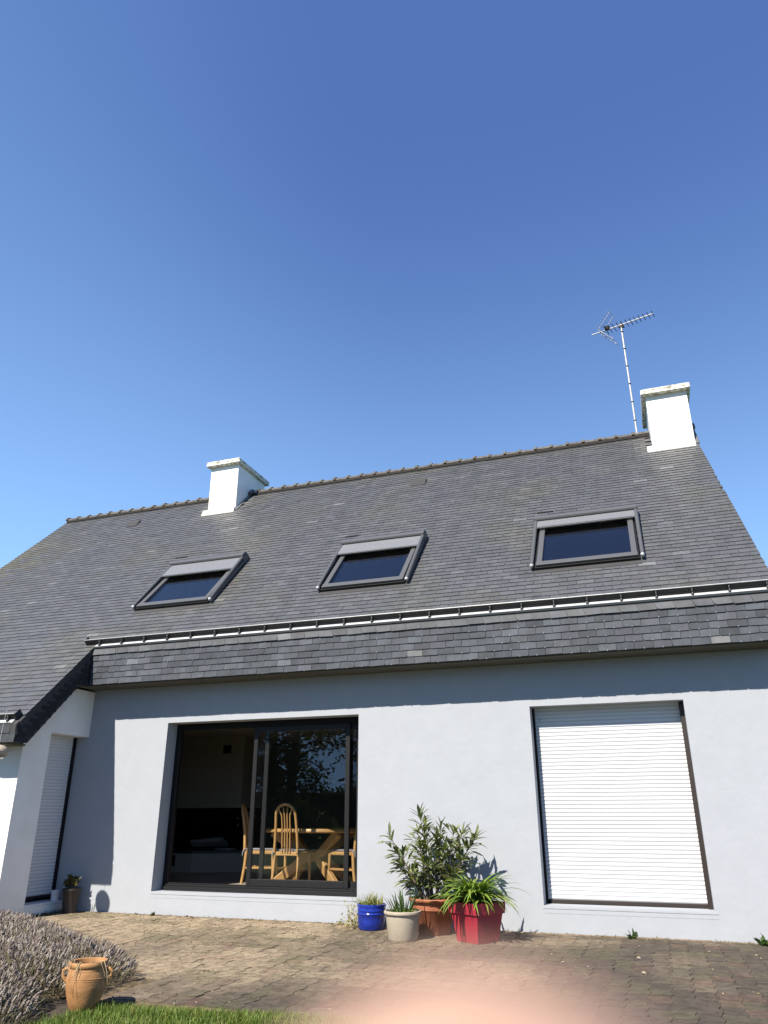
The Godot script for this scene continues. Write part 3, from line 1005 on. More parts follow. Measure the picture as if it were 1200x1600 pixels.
func sash(parent: Node, x0: float, x1: float, z: float) -> void:
	var b := MB.new()
	var y0 := 0.352
	var y1 := 2.375
	b.box(Vector3(x0, y0, z - 0.02), Vector3(x0 + 0.062, y1, z + 0.02), 0.004)
	b.box(Vector3(x1 - 0.062, y0, z - 0.02), Vector3(x1, y1, z + 0.02), 0.004)
	b.box(Vector3(x0 + 0.062, y0, z - 0.019), Vector3(x1 - 0.062, y0 + 0.085, z + 0.019), 0.004)
	b.box(Vector3(x0 + 0.062, y1 - 0.07, z - 0.019), Vector3(x1 - 0.062, y1, z + 0.019), 0.004)
	put("sash", b, M.alu_dark, parent)
	b = MB.new()
	b.quad(Vector3(x0 + 0.06, y0 + 0.08, z), Vector3(x1 - 0.06, y0 + 0.08, z), Vector3(x1 - 0.06, y1 - 0.06, z), Vector3(x0 + 0.06, y1 - 0.06, z))
	put("pane", b, M.glass, parent)

func sill(x0: float, x1: float, z: float) -> void:
	var b := MB.new()
	var t := Transform3D(Basis(Vector3(0, 0, 1), Vector3(0, 1, 0), Vector3(1, 0, 0)), Vector3.ZERO)
	b.prism(PackedVector2Array([Vector2(-0.19, 0.2765), Vector2(z + 0.006, 0.264), Vector2(z + 0.006, 0.245), Vector2(z + 0.002, 0.243), Vector2(z + 0.002, 0.2), Vector2(-0.19, 0.2)]), x0, x1, t)
	put("window_sill", b, M.wall, house)

# ---------------------------------------------------------------- antenna
func antenna() -> void:
	var a := thing("tv_antenna", "rake shaped metal television aerial on a thin pale mast beside right chimney", "antenna", Vector3(0.376, 7.765, -3.795))
	var b := MB.new()
	b.tube(PackedVector3Array([Vector3(0, -0.10, 0), Vector3(-0.005, 2.52, 0)]), PackedFloat32Array([0.021, 0.018]), 10)
	put("mast", b, M.zinc, a)
	for k in 6:
		b = MB.new()
		b.tube(PackedVector3Array([Vector3(0, 0.33 + k * 0.40, 0), Vector3(0, 0.352 + k * 0.40, 0)]), PackedFloat32Array([0.024]), 10)
		put("mast_band", b, M.black, a)
	# boom, level, running to the right and slightly towards the viewer
	var p0 := Vector3(-0.58, 2.49, -0.13)
	var p1 := Vector3(0.61, 2.49, 0.20)
	var d := (p1 - p0).normalized()
	var sd := d.cross(Vector3.UP).normalized()
	b = MB.new()
	b.tube(PackedVector3Array([p0, p1]), PackedFloat32Array([0.0125]), 8)
	put("boom", b, M.zinc, a)
	b = MB.new()
	b.box(Vector3(-0.045, 2.44, -0.03), Vector3(0.045, 2.53, 0.03), 0.01)
	put("clamp", b, M.gutter, a)
	for k in 11:
		var f := 0.30 + 0.69 * k / 10.0
		b = MB.new()
		var q := p0.lerp(p1, f)
		var ln := 0.155 - 0.004 * k
		b.tube(PackedVector3Array([q - sd * ln, q + sd * ln]), PackedFloat32Array([0.0075]), 5)
		put("director", b, M.gutter, a)
	b = MB.new()
	b.box(Vector3(-0.05, -0.04, -0.03), Vector3(0.05, 0.05, 0.03), 0.012, Transform3D(Basis.IDENTITY, p0.lerp(p1, 0.26) + Vector3(0, 0.03, 0)))
	b.tube(PackedVector3Array([p0.lerp(p1, 0.24) - sd * 0.16, p0.lerp(p1, 0.24) + sd * 0.16]), PackedFloat32Array([0.009]), 6)
	put("dipole", b, M.black, a)
	# corner reflector: two grids of thin rods opening towards the front
	for s in [-1.0, 1.0]:
		b = MB.new()
		var q := p0.lerp(p1, 0.13)
		for k in 7:
			var e: Vector3 = q + (d * 0.36 + Vector3.UP * s * 0.42).normalized() * (0.03 + 0.40 * k / 6.0)
			b.tube(PackedVector3Array([e - sd * 0.2, e + sd * 0.2]), PackedFloat32Array([0.0035]), 4)
		for h in [-0.1, 0.1]:
			b.tube(PackedVector3Array([q + sd * h, q + (d * 0.36 + Vector3.UP * s * 0.42).normalized() * 0.44 + sd * h]), PackedFloat32Array([0.005]), 4)
		put("reflector", b, M.zinc, a)

# ---------------------------------------------------------------- room behind the window
func interior() -> void:
	var b := MB.new()
	b.box(Vector3(-12.14, 0.10, -7.29), Vector3(1.03, 0.27, -0.33))
	put("room_floor", b, M.tile, house)
	b = MB.new()
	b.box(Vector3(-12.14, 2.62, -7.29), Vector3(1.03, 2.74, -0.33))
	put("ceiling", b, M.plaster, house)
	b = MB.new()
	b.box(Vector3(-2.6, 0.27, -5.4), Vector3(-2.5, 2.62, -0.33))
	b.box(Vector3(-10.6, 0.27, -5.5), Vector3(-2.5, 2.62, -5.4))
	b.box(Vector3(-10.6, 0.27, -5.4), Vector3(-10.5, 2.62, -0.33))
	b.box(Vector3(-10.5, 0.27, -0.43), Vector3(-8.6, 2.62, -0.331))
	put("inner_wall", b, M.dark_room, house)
	# fireplace
	var f := part("fireplace", house)
	b = MB.new()
	b.box(Vector3(-9.6, 1.33, -4.6), Vector3(-7.42, 2.62, -3.62), 0.01)
	put("hood", b, M.hood, f)
	b = MB.new()
	b.box(Vector3(-7.87, 2.30, -3.62), Vector3(-7.70, 2.45, -3.606))
	put("vent_grille", b, M.black, f)
	b = MB.new()
	b.box(Vector3(-9.6, 0.62, -4.6), Vector3(-7.6, 1.33, -4.3))
	b.box(Vector3(-7.62, 0.62, -4.3), Vector3(-7.46, 1.33, -3.75))
	put("firebox", b, M.soot_and_dark, f)
	b = MB.new()
	b.prism(PackedVector2Array([Vector2(-9.8, 4.6), Vector2(-9.8, 3.1), Vector2(-8.05, 3.1), Vector2(-6.9, 3.75), Vector2(-6.9, 4.6)]), 0.27, 0.58, Transform3D(Basis(Vector3.RIGHT, Vector3(0, 0, -1), Vector3.UP), Vector3.ZERO))
	put("hearth", b, M.plaster, f)
	b = MB.new()
	b.prism(PackedVector2Array([Vector2(-9.82, 4.6), Vector2(-9.82, 3.07), Vector2(-8.04, 3.07), Vector2(-6.86, 3.74), Vector2(-6.86, 4.6)]), 0.58, 0.62, Transform3D(Basis(Vector3.RIGHT, Vector3(0, 0, -1), Vector3.UP), Vector3.ZERO))
	put("hearth_slab", b, M.brown, f)
	b = MB.new()
	b.box(Vector3(-8.75, 0.37, -3.11), Vector3(-8.38, 0.55, -3.09))
	put("wood_niche", b, M.soot_and_dark, f)
	# vase with dried flowers on the hearth
	var v := thing("vase", "ochre vase of dried flowers standing on the dark fireplace hearth", "vase", Vector3(-7.36, 0.62, -3.85))
	b = MB.new()
	b.lathe(PackedVector2Array([Vector2(0, 0), Vector2(0.07, 0), Vector2(0.085, 0.1), Vector2(0.095, 0.24), Vector2(0.075, 0.27), Vector2(0.07, 0.27), Vector2(0.07, 0.2), Vector2(0.0, 0.2)]), 16, Transform3D.IDENTITY, Color(0.33, 0.22, 0.05))
	put("pot", b, M.plain, v)
	b = MB.new()
	var r := rnd(5)
	for k in 24:
		var e := Vector3(r.randf_range(-0.22, 0.16), r.randf_range(0.36, 0.62), r.randf_range(-0.15, 0.15))
		b.tube(PackedVector3Array([Vector3(0, 0.2, 0), e * Vector3(0.6, 0.9, 0.6), e]), PackedFloat32Array([0.004]), 4, Color(0.1, 0.09, 0.05))
		b.lathe(PackedVector2Array([Vector2(0, -0.02), Vector2(0.028, 0), Vector2(0, 0.02)]), 6, Transform3D(Basis.IDENTITY, e), Color(0.3, 0.3, 0.3))
	put("dried_flowers", b, M.dry, v)
	# pale dish lying on the hearth
	b = MB.new()
	b.box(Vector3(-0.17, 0, -0.10), Vector3(0.17, 0.025, 0.10), 0.01, Transform3D.IDENTITY, Color(0.4, 0.38, 0.36))
	var dish := put("tray", b, M.plain)
	dish.position = Vector3(-7.68, 0.621, -3.62)
	tag(dish, "flat pale tray lying on the fireplace hearth in front of the vase", "tray")
	# grey firewood glimpse in the dark firebox
	b = MB.new()
	for k in 4:
		b.tube(PackedVector3Array([Vector3(-0.34, 0.05 + 0.05 * (k % 2), 0.08 * k), Vector3(0.30, 0.06 + 0.03 * k, 0.07 * k)]), PackedFloat32Array([0.045, 0.05]), 8, Color(0.30, 0.29, 0.28))
	var logs := put("log_pile", b, M.plain)
	logs.position = Vector3(-8.32, 0.625, -4.25)
	tag(logs, "grey pile of logs in the dark mouth of the fireplace", "logs")
	# oval dining table on splayed crossed legs
	var t := thing("dining_table", "round edged wooden dining table on splayed crossed legs behind the sliding window", "table", Vector3(-5.10, 0.27, -1.80))
	b = MB.new()
	b.lathe(PackedVector2Array([Vector2(0, 0.700), Vector2(0.56, 0.70), Vector2(0.60, 0.715), Vector2(0.60, 0.75), Vector2(0.59, 0.758), Vector2(0, 0.758)]), 40, Transform3D.IDENTITY, Color.WHITE, 1.42, 0.9)
	put("tabletop", b, M.wood, t)
	for s in [[-1, 1], [1, 1], [-1, -1], [1, -1]]:
		b = MB.new()
		var lo := Vector3(s[0] * 0.50, 0.0, s[1] * 0.30)
		var mid := Vector3(s[0] * 0.10, 0.36, s[1] * 0.06)
		var hi := Vector3(s[0] * 0.52, 0.70, s[1] * 0.30)
		for seg in [[lo, mid], [mid, hi]]:
			var dv: Vector3 = seg[1] - seg[0]
			var yv := dv.normalized()
			var zv := Vector3(-s[1] * 0.5, 0, s[0] * 0.86).normalized()
			var xv := yv.cross(zv).normalized()
			zv = xv.cross(yv)
			b.box(Vector3(-0.062, -0.02, -0.038), Vector3(0.062, dv.length() + 0.02, 0.038), 0.006, Transform3D(Basis(xv, yv, zv), seg[0]))
		put("leg", b, M.wood, t)
	b = MB.new()
	b.box(Vector3(-0.12, 0.30, -0.09), Vector3(0.12, 0.44, 0.09), 0.01)
	put("hub", b, M.wood, t)
	# chairs
	var c := dining_chair()
	c.position = Vector3(-5.27, 0.27, -1.24); c.rotation.y = 0.04
	c.set_meta("label", "slatted high back wooden chair with its back to the window, tied cushion on its seat")
	var c2 := dup(c, "wooden chair at the table's left end, half hidden by the sliding sash")
	c2.position = Vector3(-6.10, 0.27, -1.62); c2.rotation.y = -1.25
	c2 = dup(c, "wooden chair at the table's right end, seen at the edge of the window")
	c2.position = Vector3(-4.30, 0.27, -1.68); c2.rotation.y = 1.35

func dining_chair() -> Node3D:
	# origin on the floor under the back; faces -z (towards the table)
	var t := thing("dining_chair", "", "chair", Vector3.ZERO, 0.0, "chairs round the dining table")
	var b: MB
	var back := func(f: float) -> float: return 0.03 + 0.10 * f * f    # lean of the back
	for s in [-1.0, 1.0]:
		b = MB.new()
		b.tube(PackedVector3Array([Vector3(s * 0.195, 0, 0.05), Vector3(s * 0.19, 0.24, 0.015), Vector3(s * 0.185, 0.46, 0.0)]), PackedFloat32Array([0.02, 0.023, 0.025]), 8)
		put("leg", b, M.wood, t)
		b = MB.new()
		b.tube(PackedVector3Array([Vector3(s * 0.20, 0, -0.42), Vector3(s * 0.195, 0.42, -0.40)]), PackedFloat32Array([0.019, 0.023]), 8)
		put("leg", b, M.wood, t)
		b = MB.new()
		b.box(Vector3(s * 0.19 - 0.012, 0.20, -0.40), Vector3(s * 0.19 + 0.012, 0.23, 0.0), 0.004)
		put("stretcher", b, M.wood, t)
	b = MB.new()   # bent hoop of the back
	var pts := PackedVector3Array()
	for k in 21:
		var f := k / 20.0
		var a := PI * (1.0 - f)
		var y := 0.44
		var x := 0.0
		if f < 0.3: x = -0.185 + 0.03 * f / 0.3; y = 0.44 + 0.50 * f / 0.3
		elif f > 0.7: x = 0.185 - 0.03 * (1 - f) / 0.3; y = 0.44 + 0.50 * (1 - f) / 0.3
		else:
			a = PI * (1.0 - (f - 0.3) / 0.4)
			x = cos(a) * 0.155; y = 0.94 + sin(a) * 0.155
		pts.append(Vector3(x, y, back.call((y - 0.44) / 0.65)))
	b.tube(pts, PackedFloat32Array([0.022]), 8)
	put("back_hoop", b, M.wood, t)
	for x in [-0.062, -0.02, 0.02, 0.062]:
		b = MB.new()
		b.tube(PackedVector3Array([Vector3(x, 0.44, 0.03), Vector3(x, 0.78, back.call(0.52)), Vector3(x * 1.05, 0.94, back.call(0.77)), Vector3(x * 1.7, 1.055 - absf(x) * 0.35, back.call(0.93))]), PackedFloat32Array([0.0105]), 6)
		put("back_slat", b, M.wood, t)
	b = MB.new()
	b.box(Vector3(-0.20, 0.40, -0.02), Vector3(0.20, 0.455, 0.025), 0.006)
	b.box(Vector3(-0.205, 0.40, -0.42), Vector3(0.205, 0.45, -0.02), 0.01)
	put("seat", b, M.wood, t)
	b = MB.new()
	b.box(Vector3(-0.19, 0.45, -0.41), Vector3(0.19, 0.48, -0.03), 0.012)
	for s in [-1.0, 1.0]:
		b.tube(PackedVector3Array([Vector3(s * 0.15, 0.47, -0.04), Vector3(s * 0.215, 0.47, 0.02), Vector3(s * 0.20, 0.44, 0.05), Vector3(s * 0.21, 0.38, 0.055)]), PackedFloat32Array([0.010, 0.012, 0.012, 0.006]), 6)
	put("cushion", b, M.cushion, t)
	return t

# ---------------------------------------------------------------- pots and plants
func pot_soil(p: Node3D, rad: float, y: float) -> void:
	var b := MB.new()
	b.lathe(PackedVector2Array([Vector2(rad, y - 0.01), Vector2(rad * 0.6, y + 0.006), Vector2(0.0, y + 0.012)]), 18, Transform3D.IDENTITY, Color.WHITE, 1, 1, 0.01)
	put("potting_soil", b, M.soil, p)

func leaf_set(sd: int, n: int, ln: float, wd: float, bends: Array, cols: Array, fold: float, segs: int, blunt := 0.0) -> Array:
	var out := []
	var r := rnd(sd)
	for k in n:
		var b := MB.new()
		var c: Color = cols[k % cols.size()] * r.randf_range(0.85, 1.15)
		c.a = 1
		b.leaf(Transform3D.IDENTITY, ln, wd, r.randf_range(bends[0], bends[1]), fold, segs, c, blunt)
		out.append(b.mesh(M.leaf))
	return out

func aim(dirv: Vector3, roll: float) -> Basis:   # y along dirv, z the upper side
	var y := dirv.normalized()
	var x := y.cross(Vector3.UP)
	if x.length() < 0.05: x = Vector3.RIGHT
	x = x.normalized()
	var z := x.cross(y)
	return Basis(x, y, z) * Basis(Vector3.UP, roll)

func pots() -> void:
	var r := rnd(31)
	# ---- blue glazed pot
	var p := thing("flower_pot", "round cobalt blue glazed pot with ribbed bands, leftmost of the row", "pot", Vector3(-3.375, 0.0, 0.33), 0, "pots along the wall between window and shutter")
	var b := MB.new()
	b.lathe(PackedVector2Array([Vector2(0, 0), Vector2(0.142, 0), Vector2(0.152, 0.012), Vector2(0.160, 0.10), Vector2(0.163, 0.155), Vector2(0.169, 0.160), Vector2(0.169, 0.170), Vector2(0.163, 0.175), Vector2(0.163, 0.19), Vector2(0.168, 0.194), Vector2(0.168, 0.205), Vector2(0.164, 0.21), Vector2(0.166, 0.235), Vector2(0.173, 0.25), Vector2(0.170, 0.262), Vector2(0.155, 0.264), Vector2(0.15, 0.24), Vector2(0.145, 0.18), Vector2(0, 0.18)]), 36)
	put("body", b, M.glaze, p)
	pot_soil(p, 0.15, 0.235)
	# ---- beige pot
	p = thing("flower_pot", "round beige pot with rolled rim standing in front of the terracotta pot", "pot", Vector3(-2.80, 0.0, 0.93), 0, "pots along the wall between window and shutter")
	b = MB.new()
	b.lathe(PackedVector2Array([Vector2(0, 0), Vector2(0.150, 0), Vector2(0.158, 0.012), Vector2(0.182, 0.235), Vector2(0.196, 0.24), Vector2(0.203, 0.255), Vector2(0.198, 0.272), Vector2(0.182, 0.276), Vector2(0.175, 0.25), Vector2(0.17, 0.2), Vector2(0, 0.2)]), 36)
	put("body", b, M.beige, p)
	pot_soil(p, 0.176, 0.245)
	# ---- terracotta pot
	p = thing("flower_pot", "large brown terracotta pot with wide rim holding the tall oleander", "pot", Vector3(-2.60, 0.0, 0.42), 0, "pots along the wall between window and shutter")
	b = MB.new()
	b.lathe(PackedVector2Array([Vector2(0, 0), Vector2(0.165, 0), Vector2(0.178, 0.012), Vector2(0.226, 0.24), Vector2(0.236, 0.245), Vector2(0.244, 0.315), Vector2(0.262, 0.32), Vector2(0.280, 0.333), Vector2(0.281, 0.350), Vector2(0.268, 0.360), Vector2(0.250, 0.352), Vector2(0.232, 0.30), Vector2(0, 0.29)]), 44)
	put("body", b, M.terracotta, p)
	pot_soil(p, 0.236, 0.312)
	# ---- red square pot, one corner to the camera
	p = thing("flower_pot", "square crimson red pot tapering to its foot, rightmost of the row", "pot", Vector3(-2.02, 0.0, 0.80), 1.02, "pots along the wall between window and shutter")
	b = MB.new()
	var frus := func(w0: float, y0: float, w1: float, y1: float):
		var q := [Vector3(-1, 0, 1), Vector3(1, 0, 1), Vector3(1, 0, -1), Vector3(-1, 0, -1)]
		for k in 4:
			var a: Vector3 = q[k]
			var c: Vector3 = q[(k + 1) % 4]
			b.quad(a * w0 + Vector3(0, y0, 0), c * w0 + Vector3(0, y0, 0), c * w1 + Vector3(0, y1, 0), a * w1 + Vector3(0, y1, 0))
	frus.call(0.150, 0.0, 0.152, 0.006)
	frus.call(0.152, 0.006, 0.190, 0.262)
	frus.call(0.190, 0.262, 0.203, 0.264)
	frus.call(0.203, 0.264, 0.209, 0.268)
	frus.call(0.209, 0.268, 0.216, 0.368)
	frus.call(0.216, 0.368, 0.212, 0.373)
	frus.call(0.212, 0.373, 0.192, 0.373)
	frus.call(0.192, 0.373, 0.186, 0.30)
	frus.call(0.186, 0.33, 0.0, 0.34)
	put("body", b, M.red, p)
	b = MB.new()
	b.box(Vector3(-0.187, 0.325, -0.187), Vector3(0.187, 0.345, 0.187), 0.004)
	put("potting_soil", b, M.soil, p)

	oleander(Vector3(-2.60, 0.31, 0.42))
	# ---- strap leaved plant in the red pot
	var pl := thing("strap_leaf_plant", "bright green arching strap leaved plant spilling over the red square pot", "plant", Vector3(-2.02, 0.345, 0.80))
	var big := leaf_set(61, 9, 0.50, 0.036, [1.0, 2.3], [Color(0.155, 0.235, 0.036), Color(0.10, 0.17, 0.028), Color(0.20, 0.26, 0.05), Color(0.07, 0.125, 0.025)], 0.25, 7, 3.0)
	for k in 240:
		var o := put("leaf", big[r.randi() % 9], null, pl)
		var an := r.randf() * TAU
		var tilt := pow(r.randf(), 0.7) * 0.95 + 0.10
		var c := Vector3(r.randf_range(-0.11, 0.11), 0, r.randf_range(-0.11, 0.11))
		var s := r.randf_range(0.58, 1.16)
		if tilt < 0.4: s *= 0.92
		o.transform = Transform3D(aim(Vector3(sin(an) * sin(tilt), cos(tilt), cos(an) * sin(tilt)), r.randf_range(-0.4, 0.4)).scaled(Vector3.ONE * s), c)
	# ---- fine grassy plant in the blue pot
	pl = thing("grassy_plant", "short tuft of fine yellow green blades growing in the blue pot", "plant", Vector3(-3.375, 0.235, 0.33))
	var fine := leaf_set(62, 6, 0.17, 0.010, [0.3, 1.4], [Color(0.20, 0.24, 0.06), Color(0.12, 0.17, 0.04), Color(0.30, 0.27, 0.10)], 0.3, 4, 2.0)
	for k in 150:
		var o := put("blade", fine[r.randi() % 6], null, pl)
		var an := r.randf() * TAU
		var tilt := pow(r.randf(), 0.8) * 0.95
		var rr := sqrt(r.randf()) * 0.13
		o.transform = Transform3D(aim(Vector3(sin(an) * sin(tilt), cos(tilt), cos(an) * sin(tilt)), r.randf_range(-0.6, 0.6)).scaled(Vector3.ONE * r.randf_range(0.6, 1.15)), Vector3(cos(an * 1.7) * rr, 0, sin(an * 1.7) * rr))
	# ---- bulb leaves in the beige pot
	pl = thing("bulb_plant", "dark green upright blades with pale low leaves in the beige pot", "plant", Vector3(-2.80, 0.25, 0.93))
	var up := leaf_set(63, 6, 0.25, 0.020, [0.1, 0.7], [Color(0.045, 0.085, 0.03), Color(0.06, 0.10, 0.035)], 0.3, 5, 3.0)
	var lowl := leaf_set(64, 4, 0.12, 0.035, [0.9, 1.8], [Color(0.16, 0.22, 0.05), Color(0.24, 0.26, 0.07)], 0.2, 5)
	for k in 46:
		var an := r.randf() * TAU
		var rr := sqrt(r.randf()) * 0.12
		var tilt := r.randf_range(0.02, 0.55)
		var o := put("blade", up[r.randi() % 6], null, pl)
		o.transform = Transform3D(aim(Vector3(sin(an) * sin(tilt) - 0.05, cos(tilt), cos(an) * sin(tilt)), r.randf_range(-1, 1)).scaled(Vector3.ONE * r.randf_range(0.55, 1.1)), Vector3(sin(an) * rr, 0, cos(an) * rr))
	for k in 34:
		var an := r.randf() * TAU
		var o := put("leaf", lowl[r.randi() % 4], null, pl)
		var tilt := r.randf_range(0.7, 1.25)
		o.transform = Transform3D(aim(Vector3(sin(an) * sin(tilt), cos(tilt), cos(an) * sin(tilt)), r.randf_range(-0.5, 0.5)).scaled(Vector3.ONE * r.randf_range(0.6, 1.1)), Vector3(sin(an) * 0.08, 0.0, cos(an) * 0.08))
	# ---- withered trailing plant left of the blue pot
	pl = thing("withered_plant", "withered straw coloured stems trailing on the ground left of the blue pot", "plant", Vector3(-3.60, 0.0, 0.30))
	b = MB.new()
	var bl := MB.new()
	for k in 46:
		var an := r.randf_range(0, TAU)
		var o := Vector3(r.randf_range(-0.14, 0.12), 0, r.randf_range(-0.14, 0.18))
		var h := r.randf_range(0.03, 0.30) * (1.0 if o.x > -0.05 else 0.5)
		var e := o + Vector3(cos(an) * 0.10, h, sin(an) * 0.08)
		b.tube(PackedVector3Array([o, o.lerp(e, 0.5) + Vector3(0, h * 0.25, 0), e]), PackedFloat32Array([0.0022, 0.0018, 0.001]), 4, Color(0.33, 0.26, 0.14))
		for j in 7:
			var q := o.lerp(e, r.randf_range(0.3, 1.0)) + Vector3(0, h * 0.15, 0)
			bl.leaf(Transform3D(aim(Vector3(r.randf_range(-1, 1), r.randf_range(-0.4, 0.8), r.randf_range(-1, 1)), r.randf() * 3.0), q), r.randf_range(0.02, 0.042), 0.013, 0.9, 0.2, 2, Color(0.32, 0.27, 0.12).lerp(Color(0.17, 0.19, 0.06), r.randf()))
	put("stems", b, M.dry, pl)
	stuff(put("dry_leaves", bl, M.dry, pl))
	# ---- dark pot with a shrubby plant in the corner by the side shutter, and a small pale pot on the threshold
	p = thing("flower_pot", "tall dark brown pot in the shaded corner beside the side shutter", "pot", Vector3(-7.78, 0.0, 0.20))
	b = MB.new()
	b.lathe(PackedVector2Array([Vector2(0, 0), Vector2(0.085, 0), Vector2(0.115, 0.26), Vector2(0.125, 0.27), Vector2(0.125, 0.30), Vector2(0.11, 0.30), Vector2(0.10, 0.25), Vector2(0, 0.25)]), 24)
	put("body", b, M.dark_pot, p)
	pot_soil(p, 0.108, 0.27)
	pl = thing("shrubby_plant", "dull olive leafy plant growing in the dark corner pot", "plant", Vector3(-7.78, 0.27, 0.20))
	b = MB.new()
	var lm := leaf_set(65, 5, 0.075, 0.028, [0.2, 1.0], [Color(0.085, 0.085, 0.03), Color(0.12, 0.09, 0.035), Color(0.06, 0.075, 0.03)], 0.2, 3)
	for k in 22:
		var an := r.randf() * TAU
		var e := Vector3(cos(an) * r.randf_range(0.03, 0.13) - 0.03, r.randf_range(0.06, 0.17), sin(an) * r.randf_range(0.03, 0.12))
		b.tube(PackedVector3Array([Vector3.ZERO, e * 0.5 + Vector3(0, 0.03, 0), e]), PackedFloat32Array([0.004, 0.003, 0.002]), 4)
		for j in 9:
			var o := put("leaf", lm[r.randi() % 5], null, pl)
			o.transform = Transform3D(aim(Vector3(r.randf_range(-1, 1), r.randf_range(-0.3, 1), r.randf_range(-1, 1)), r.randf() * 2.0).scaled(Vector3.ONE * r.randf_range(0.6, 1.1)), e * r.randf_range(0.55, 1.0) + Vector3(0, 0.01, 0))
	put("stems", b, M.bark, pl)
	p = thing("small_pot", "small pale grey pot on the threshold of the side shutter", "pot", Vector3(-8.075, 0.135, 0.17))
	b = MB.new()
	b.lathe(PackedVector2Array([Vector2(0, 0), Vector2(0.048, 0), Vector2(0.058, 0.11), Vector2(0.062, 0.115), Vector2(0.062, 0.13), Vector2(0.054, 0.13), Vector2(0.05, 0.08), Vector2(0, 0.08)]), 20)
	put("body", b, M.pvc_grey, p)

func oleander(at: Vector3) -> void:
	var o := thing("oleander", "tall oleander with dark lance shaped leaves in the brown terracotta pot", "shrub", at)
	var r := rnd(88)
	var tips := [[-3.09, 1.04, 0.50], [-2.75, 1.27, 0.40], [-2.48, 1.15, 0.45], [-2.07, 1.05, 0.40], [-2.95, 0.75, 0.55], [-2.41, 0.92, 0.52], [-2.72, 0.95, 0.52], [-2.23, 0.80, 0.50], [-2.84, 0.60, 0.52], [-2.56, 1.06, 0.34], [-2.17, 0.93, 0.36], [-3.02, 0.86, 0.42], [-2.61, 0.74, 0.58], [-2.34, 1.10, 0.38], [-2.80, 1.10, 0.34], [-2.66, 1.18, 0.48], [-2.22, 1.09, 0.46]]
	var lm := leaf_set(66, 8, 0.165, 0.037, [0.1, 0.8], [Color(0.115, 0.14, 0.063), Color(0.175, 0.205, 0.085), Color(0.25, 0.265, 0.11), Color(0.125, 0.155, 0.08)], 0.25, 3)
	var inner := MB.new()
	var inner_tw := MB.new()
	for t in tips:
		var tip := Vector3(t[0], t[1] - 0.05, t[2]) - at
		var base := Vector3(clampf(tip.x * 0.22, -0.12, 0.12) + r.randf_range(-0.03, 0.03), 0.0, r.randf_range(-0.08, 0.08))
		var mid := base.lerp(tip, 0.5) + Vector3(-tip.x * 0.10, tip.y * 0.02, r.randf_range(-0.04, 0.04))
		var pts := PackedVector3Array()
		for k in 9:
			var f := k / 8.0
			pts.append(base * (1 - f) * (1 - f) + mid * 2 * f * (1 - f) + tip * f * f)
		var b := MB.new()
		b.tube(pts, PackedFloat32Array([0.011, 0.010, 0.009, 0.008, 0.007, 0.006, 0.005, 0.004, 0.003]), 6, Color(0.75, 0.75, 0.7))
		put("stem", b, M.bark, o)
		for k in 17:
			if o.get_child_count() > 298 + tips.size(): break
			var f := 1.0 - 0.012 * k if k < 7 else 1.0 - pow(r.randf(), 1.15) * 0.72
			var i := int(f * 7.99)
			var q := pts[i].lerp(pts[i + 1], f * 8.0 - i)
			var d := (pts[i + 1] - pts[i]).normalized()
			var an := k * 2.4 + r.randf_range(-0.4, 0.4)
			var open := r.randf_range(0.25, 1.0) if k < 7 else r.randf_range(0.5, 1.25)
			var sd := d.cross(Vector3(0.3, 0.2, 1)).normalized()
			sd = sd.rotated(d, an)
			if k >= 7: q += sd * r.randf_range(0.0, 0.05)
			var lf := put("leaf", lm[r.randi() % 8], null, o)
			lf.transform = Transform3D(aim(d * cos(open) + sd * sin(open), r.randf_range(-0.4, 0.4)).scaled(Vector3.ONE * r.randf_range(0.6, 1.1)), q)
		# inner leaves and short side twigs
		for k in 16:
			var f := r.randf_range(0.22, 0.95)
			var i := int(f * 7.99)
			var q := pts[i].lerp(pts[i + 1], f * 8.0 - i)
			var d := (pts[i + 1] - pts[i]).normalized()
			var sd := d.cross(Vector3(0.3, 0.2, 1)).normalized().rotated(d, r.randf() * TAU)
			var e := q + (d * 0.6 + sd).normalized() * r.randf_range(0.03, 0.10)
			inner_tw.tube(PackedVector3Array([q, e]), PackedFloat32Array([0.004, 0.002]), 4, Color(0.75, 0.75, 0.7))
			for j in 2:
				var c := Color(0.075, 0.10, 0.042).lerp(Color(0.17, 0.195, 0.075), r.randf())
				inner.leaf(Transform3D(aim(d * r.randf_range(0.3, 1.0) + sd.rotated(d, r.randf_range(-1, 1)), r.randf_range(-0.5, 0.5)), e), r.randf_range(0.09, 0.16), 0.032, 0.5, 0.25, 3, c)
	stuff(put("inner_leaves", inner, M.leaf, o))
	put("twigs", inner_tw, M.bark, o)

